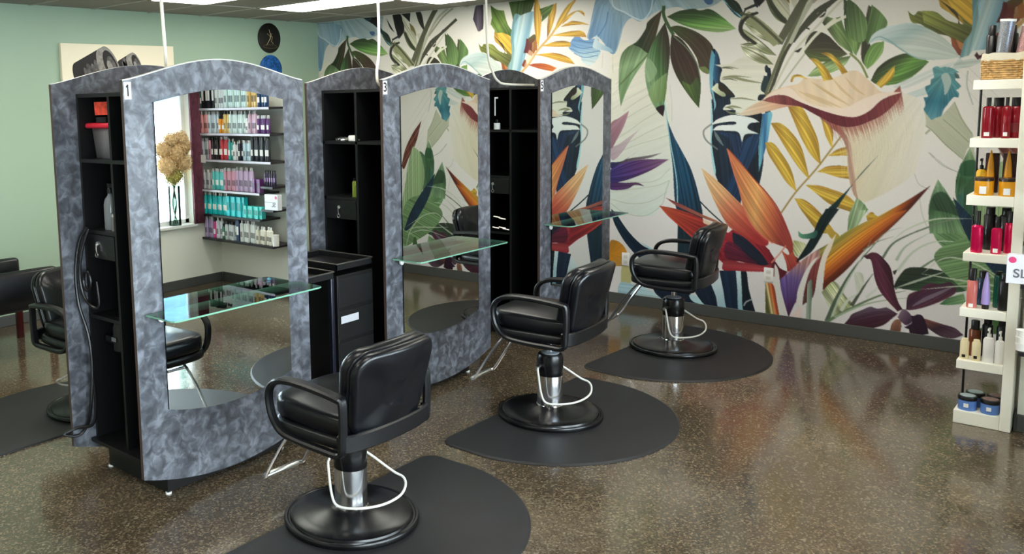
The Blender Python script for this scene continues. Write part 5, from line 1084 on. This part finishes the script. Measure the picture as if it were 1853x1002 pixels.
# ================================================================ PRODUCT WALL (seen in the mirror of station 1)
SHZ = [1.82, 1.57, 1.305, 1.0, .745, .50]
m_sh = mat('dark_metal_shelf', (34, 32, 38), .35)
shs = []
for k, z in enumerate(SHZ):
    ye = .36 if k in (3, 4) else .535
    s = MB().box(5.56, XW-.001, YN+.014, ye, z-.022, z-.001, .002).build('wall_shelf', m_sh, smooth=False)
    words = ['topmost', 'second from the top', 'third from the top', 'fourth from the top', 'fifth from the top', 'lowest']
    tag(s, 'black wall shelf of hair products, %s' % words[k], 'shelf', 'black product shelves')
    MB().box(5.555, 5.5595, YN+.02, ye, z-.022, z-.001).build('front_rail', mat('pale_price_rail', (196, 190, 200), .35) if k < 4 else m_sh, s, smooth=False)
rows = [
 [('b', (30, 110, 90), .17, 1, 5, 'green and white striped'), ('x', (22, 22, 26), .19, 4, 0, 'black'), ('b', (210, 214, 216), .16, 3, 0, 'silver'), ('b', (205, 228, 226), .19, 7, 0, 'pale white'), ('b', (214, 180, 110), .18, 3, 0, 'gold'), ('b', (30, 62, 104), .15, 3, 0, 'dark blue')],
 [('b', (224, 150, 150), .17, 3, 0, 'pink'), ('b', (200, 215, 226), .17, 4, 0, 'pale blue'), ('b', (230, 150, 40), .13, 2, 0, 'orange'), ('b', (216, 184, 110), .19, 2, 0, 'golden'), ('b', (206, 224, 222), .19, 6, 0, 'milky white'), ('b', (232, 232, 232), .11, 1, 0, 'white'), ('b', (202, 170, 190), .18, 3, 0, 'dusty pink'), ('b', (90, 50, 110), .13, 4, 0, 'purple')],
 [('b', (176, 180, 186), .16, 3, 0, 'clear grey'), ('b', (206, 140, 160), .17, 1, 0, 'pink'), ('b', (40, 30, 36), .17, 4, 0, 'near black'), ('b', (196, 60, 70), .18, 3, 0, 'red'), ('b', (70, 160, 156), .16, 2, 0, 'teal'), ('b', (228, 228, 230), .14, 2, 0, 'white'), ('b', (40, 44, 56), .15, 2, 0, 'navy'), ('b', (190, 214, 226), .15, 3, 0, 'icy blue'), ('b', (34, 36, 44), .18, 7, 0, 'black')],
 [('b', (186, 186, 190), .15, 4, 0, 'silver'), ('b', (90, 196, 196), .16, 5, 0, 'aqua'), ('b', (206, 150, 170), .17, 5, 0, 'rose'), ('b', (192, 168, 200), .18, 7, 0, 'mauve'), ('x', (110, 52, 120), .10, 3, 0, 'purple')],
 [('b', (24, 190, 194), .185, 9, 0, 'turquoise'), ('x', (30, 200, 208), .15, 6, 0, 'turquoise'), ('x', (70, 206, 200), .09, 6, 0, 'small turquoise')],
 [('b', (178, 160, 200), .19, 3, 0, 'lilac'), ('b', (206, 60, 130), .15, 1, 0, 'bright pink'), ('b', (226, 228, 236), .19, 2, 0, 'white and navy'), ('b', (60, 110, 90), .12, 1, 0, 'green'), ('b', (206, 212, 214), .14, 4, 0, 'small white'), ('x', (40, 60, 96), .16, 1, 0, 'navy'), ('b', (232, 234, 230), .18, 5, 0, 'white'), ('b', (234, 230, 214), .13, 5, 0, 'cream')],
]
capcols = [CAPK, WL, pm((200, 200, 204), .3)]
PROTO = {}
for ri, row in enumerate(rows):
    tot = sum(n for _, _, _, n, _, _ in row); step = ((.345 if ri in (3, 4) else .48)-YN-.02)/tot; y = YN+.02+step/2; z = SHZ[ri]
    for kind, col, h0_, n, alt, nm in row:
        for q in range(n):
            key = (ri, kind, col)
            wd = min(step*.47, .022); h = min(h0_*1.32, [.3, .218, .232, .26, .222, .215][ri])
            shelf = ['topmost', 'second', 'third', 'fourth', 'fifth', 'lowest'][ri]
            lab = '%s hair product %s on the %s wall shelf' % (nm, 'bottle' if kind == 'b' else 'box', shelf); gr = '%s %s on the %s shelf' % (nm, 'bottles' if kind == 'b' else 'boxes', shelf)
            if key not in PROTO:
                if kind == 'b': PROTO[key] = bottle('product_bottle', (5.62, y, z), h, wd, pm(col, .3), capcols[(ri+n) % 3], lab, 'bottle', gr, style=['cap', 'slim', 'cap'][(ri+n) % 3], ch=.03, lab=(1.5, h*.25, h*.22, WL if sum(col) < 500 else pm(tuple(int(c*.6) for c in col), .4)))
                else: 
                    b_ = thing('product_box', lab, 'box', (5.62, y, z), 0, gr); MB().box(-.025, .025, -wd, wd, 0, h, .001).build('carton', pm(col, .4), b_, smooth=False)
                    MB().box(-.0256, -.0252, -wd*.7, wd*.7, h*.3, h*.7).build('printed_label', WL if sum(col) < 200 else pm(tuple(int(c*.7) for c in col), .4), b_, smooth=False); PROTO[key] = b_
                o = PROTO[key]
            else: o = dup(PROTO[key], (5.62, y, z))
            o.location = (5.605+.012*(q % 2), y+rnd.uniform(-.002, .002), z); y += step
# white paper sign on the third shelf, boxes on the shelf end, white carton with SL
tag(MB().box(-.001, .001, -.05, .05, -.03, .05).build('paper_sign', WL, loc=(5.552, YN+.09, 1.30), smooth=False), 'white paper sign clipped to the product shelf beside the curtain', 'sign')
sb = thing('product_carton', 'white carton with round pink sticker and grey letters SL beside the tower post', 'box', (5.562, .517, .8485))
MB().box(0, .055, -.09, .093, 0, .148, .002).build('carton', mat('white_carton', (226, 226, 234), .35), sb, smooth=False)
MB().lathe([(0, 0), (.016, 0), (.016, .0008), (0, .0008)], (0, 0, 0), 28, Matrix.Translation((0, .070, .122)) @ Matrix.Rotation(-PI/2, 4, 'Y')).build('round_sticker', mat('pink_sticker', (214, 70, 120), .4), sb)
text_obj('lettering', 'SL', .062, mat('grey_print', (110, 112, 120), .4), sb, (-.0008, .036, .052), (PI/2, 0, -PI/2), .0004, .001)
MB().box(-.0006, 0, -.09, .02, .07, .078).build('print_line', mat('pale_grey_print', (170, 172, 180), .4), sb, smooth=False)
# a short bracket shelf under the carton and white tubs below
for z_, w_ in ((1.07, 'upper'), (.848, 'lower')):
    s = MB().box(5.56, XW-.001, .375, .548, z_-.022, z_-.001, .002).build('wall_shelf', m_sh, smooth=False); tag(s, 'short black wall shelf next to the display tower, the %s one' % w_, 'shelf')
for z_, n_, c_, w_ in ((1.07, 5, (44, 28, 60), 'dark purple'), (1.305, 0, (0, 0, 0), ''), (.50, 0, (0, 0, 0), '')):
    for q in range(n_):
        lb, gp = 'dark purple hair product bottle on the short shelf next to the display tower', 'dark purple bottles by the tower'
        if q == 0: pb_ = bottle('product_bottle', (5.62, .392, z_), .15, .014, pm(c_, .3), CAPK, lb, 'bottle', gp, style='cap', ch=.03, lab=(1.4, .04, .04, pm((150, 120, 170), .4)))
        else: dup(pb_, (5.62, .392+.032*q, z_))
for k in range(3):
    o = thing('white_tub', 'white tub stacked at the right edge of the photo, %s' % ['at the bottom', 'in the middle', 'on top'][k], 'tub', (5.60, .525, .5002+.036*k)); MB().lathe([(0, 0), (.030, 0), (.031, .028), (.033, .028), (.033, .035), (0, .035)], n=24).build('body', WL, o)
# ---------------------------------------------------------------- curtain, vase with dried hydrangeas
cu = MB(); rg = []
for z in [WZ0-.005+(HC-.2-WZ0)*k/14 for k in range(15)]:
    rg.append([(5.445+.135*u_/40, YN+.045+.016*math.sin(u_*1.25+.3*math.sin(z*3)), z) for u_ in range(41)])
cu.grid_loft(rg, closed=False); cob = cu.build('curtain', mat('mauve_curtain', (120, 66, 84), .8, noise=.25, nscale=20)); sol = cob.modifiers.new('thick', 'SOLIDIFY'); sol.thickness = .002
tag(cob, 'mauve curtain hanging beside the window in the mirror', 'curtain')
vs = thing('glass_vase', 'tall clear glass vase with stems on the window sill', 'vase', (5.255, YN-.02, WZ0))
MB().lathe([(0, 0), (.06, 0), (.062, .004), (.062, .40), (.0585, .40), (.0585, .008), (0, .008)], n=32).build('glass', m_glass, vs)
fl = thing('dried_flowers', 'bunch of dried tan hydrangea blooms standing in the glass vase', 'flowers', (5.255, YN-.02, WZ0+.01))
BL = [(-.10, .03, .60, .105), (.0, .05, .72, .10), (.09, .03, .62, .105), (.0, .01, .49, .095), (-.13, .03, .76, .08), (.06, .06, .86, .08), (-.05, .06, .85, .07), (.10, .05, .78, .075)]
sm = MB()
for x_, y_, z_, r in BL: sm.tube(smooth_path([(x_*.25, y_*.25, .01), (-x_*.2, 0, .25), (x_, y_, z_)], 5), .0035, 6)
sm.build('stems', mat('brown_stem', (92, 84, 56), .7), fl)
m_bl = mat('dried_bloom', (232, 196, 148), .85, noise=.3, nscale=40); m_bl2 = mat('olive_bloom', (180, 170, 96), .85, noise=.3, nscale=40)
for bi, (x_, y_, z_, r) in enumerate(BL):
    b_ = MB(); nf = 260
    for k in range(nf):
        ph = math.acos(1-2*(k+.5)/nf); th = PI*(1+5**.5)*k; d = Vector((math.sin(ph)*math.cos(th), math.sin(ph)*math.sin(th), math.cos(ph)))
        c = Vector((x_, y_, z_))+d*r*(.85+.2*rnd.random()); q = d.to_track_quat('Z', 'Y').to_matrix().to_4x4(); M = Matrix.Translation(c) @ q @ Matrix.Rotation(rnd.random()*6, 4, 'Z')
        s_ = .013
        vs_ = [b_.bm.verts.new(M @ Vector(p)) for p in ((0, 0, 0), (s_, -s_*.6, .004), (s_*1.5, 0, .008), (s_, s_*.6, .004), (-s_, s_*.6, .004), (-s_*1.5, 0, .008), (-s_, -s_*.6, .004))]
        b_.bm.faces.new((vs_[0], vs_[1], vs_[2], vs_[3])); b_.bm.faces.new((vs_[0], vs_[4], vs_[5], vs_[6]))
    bmesh.ops.create_icosphere(b_.bm, subdivisions=2, radius=r*.85, matrix=Matrix.Translation((x_, y_, z_)))
    b_.build('bloom', m_bl2 if bi == 3 else m_bl, fl, smooth=False)
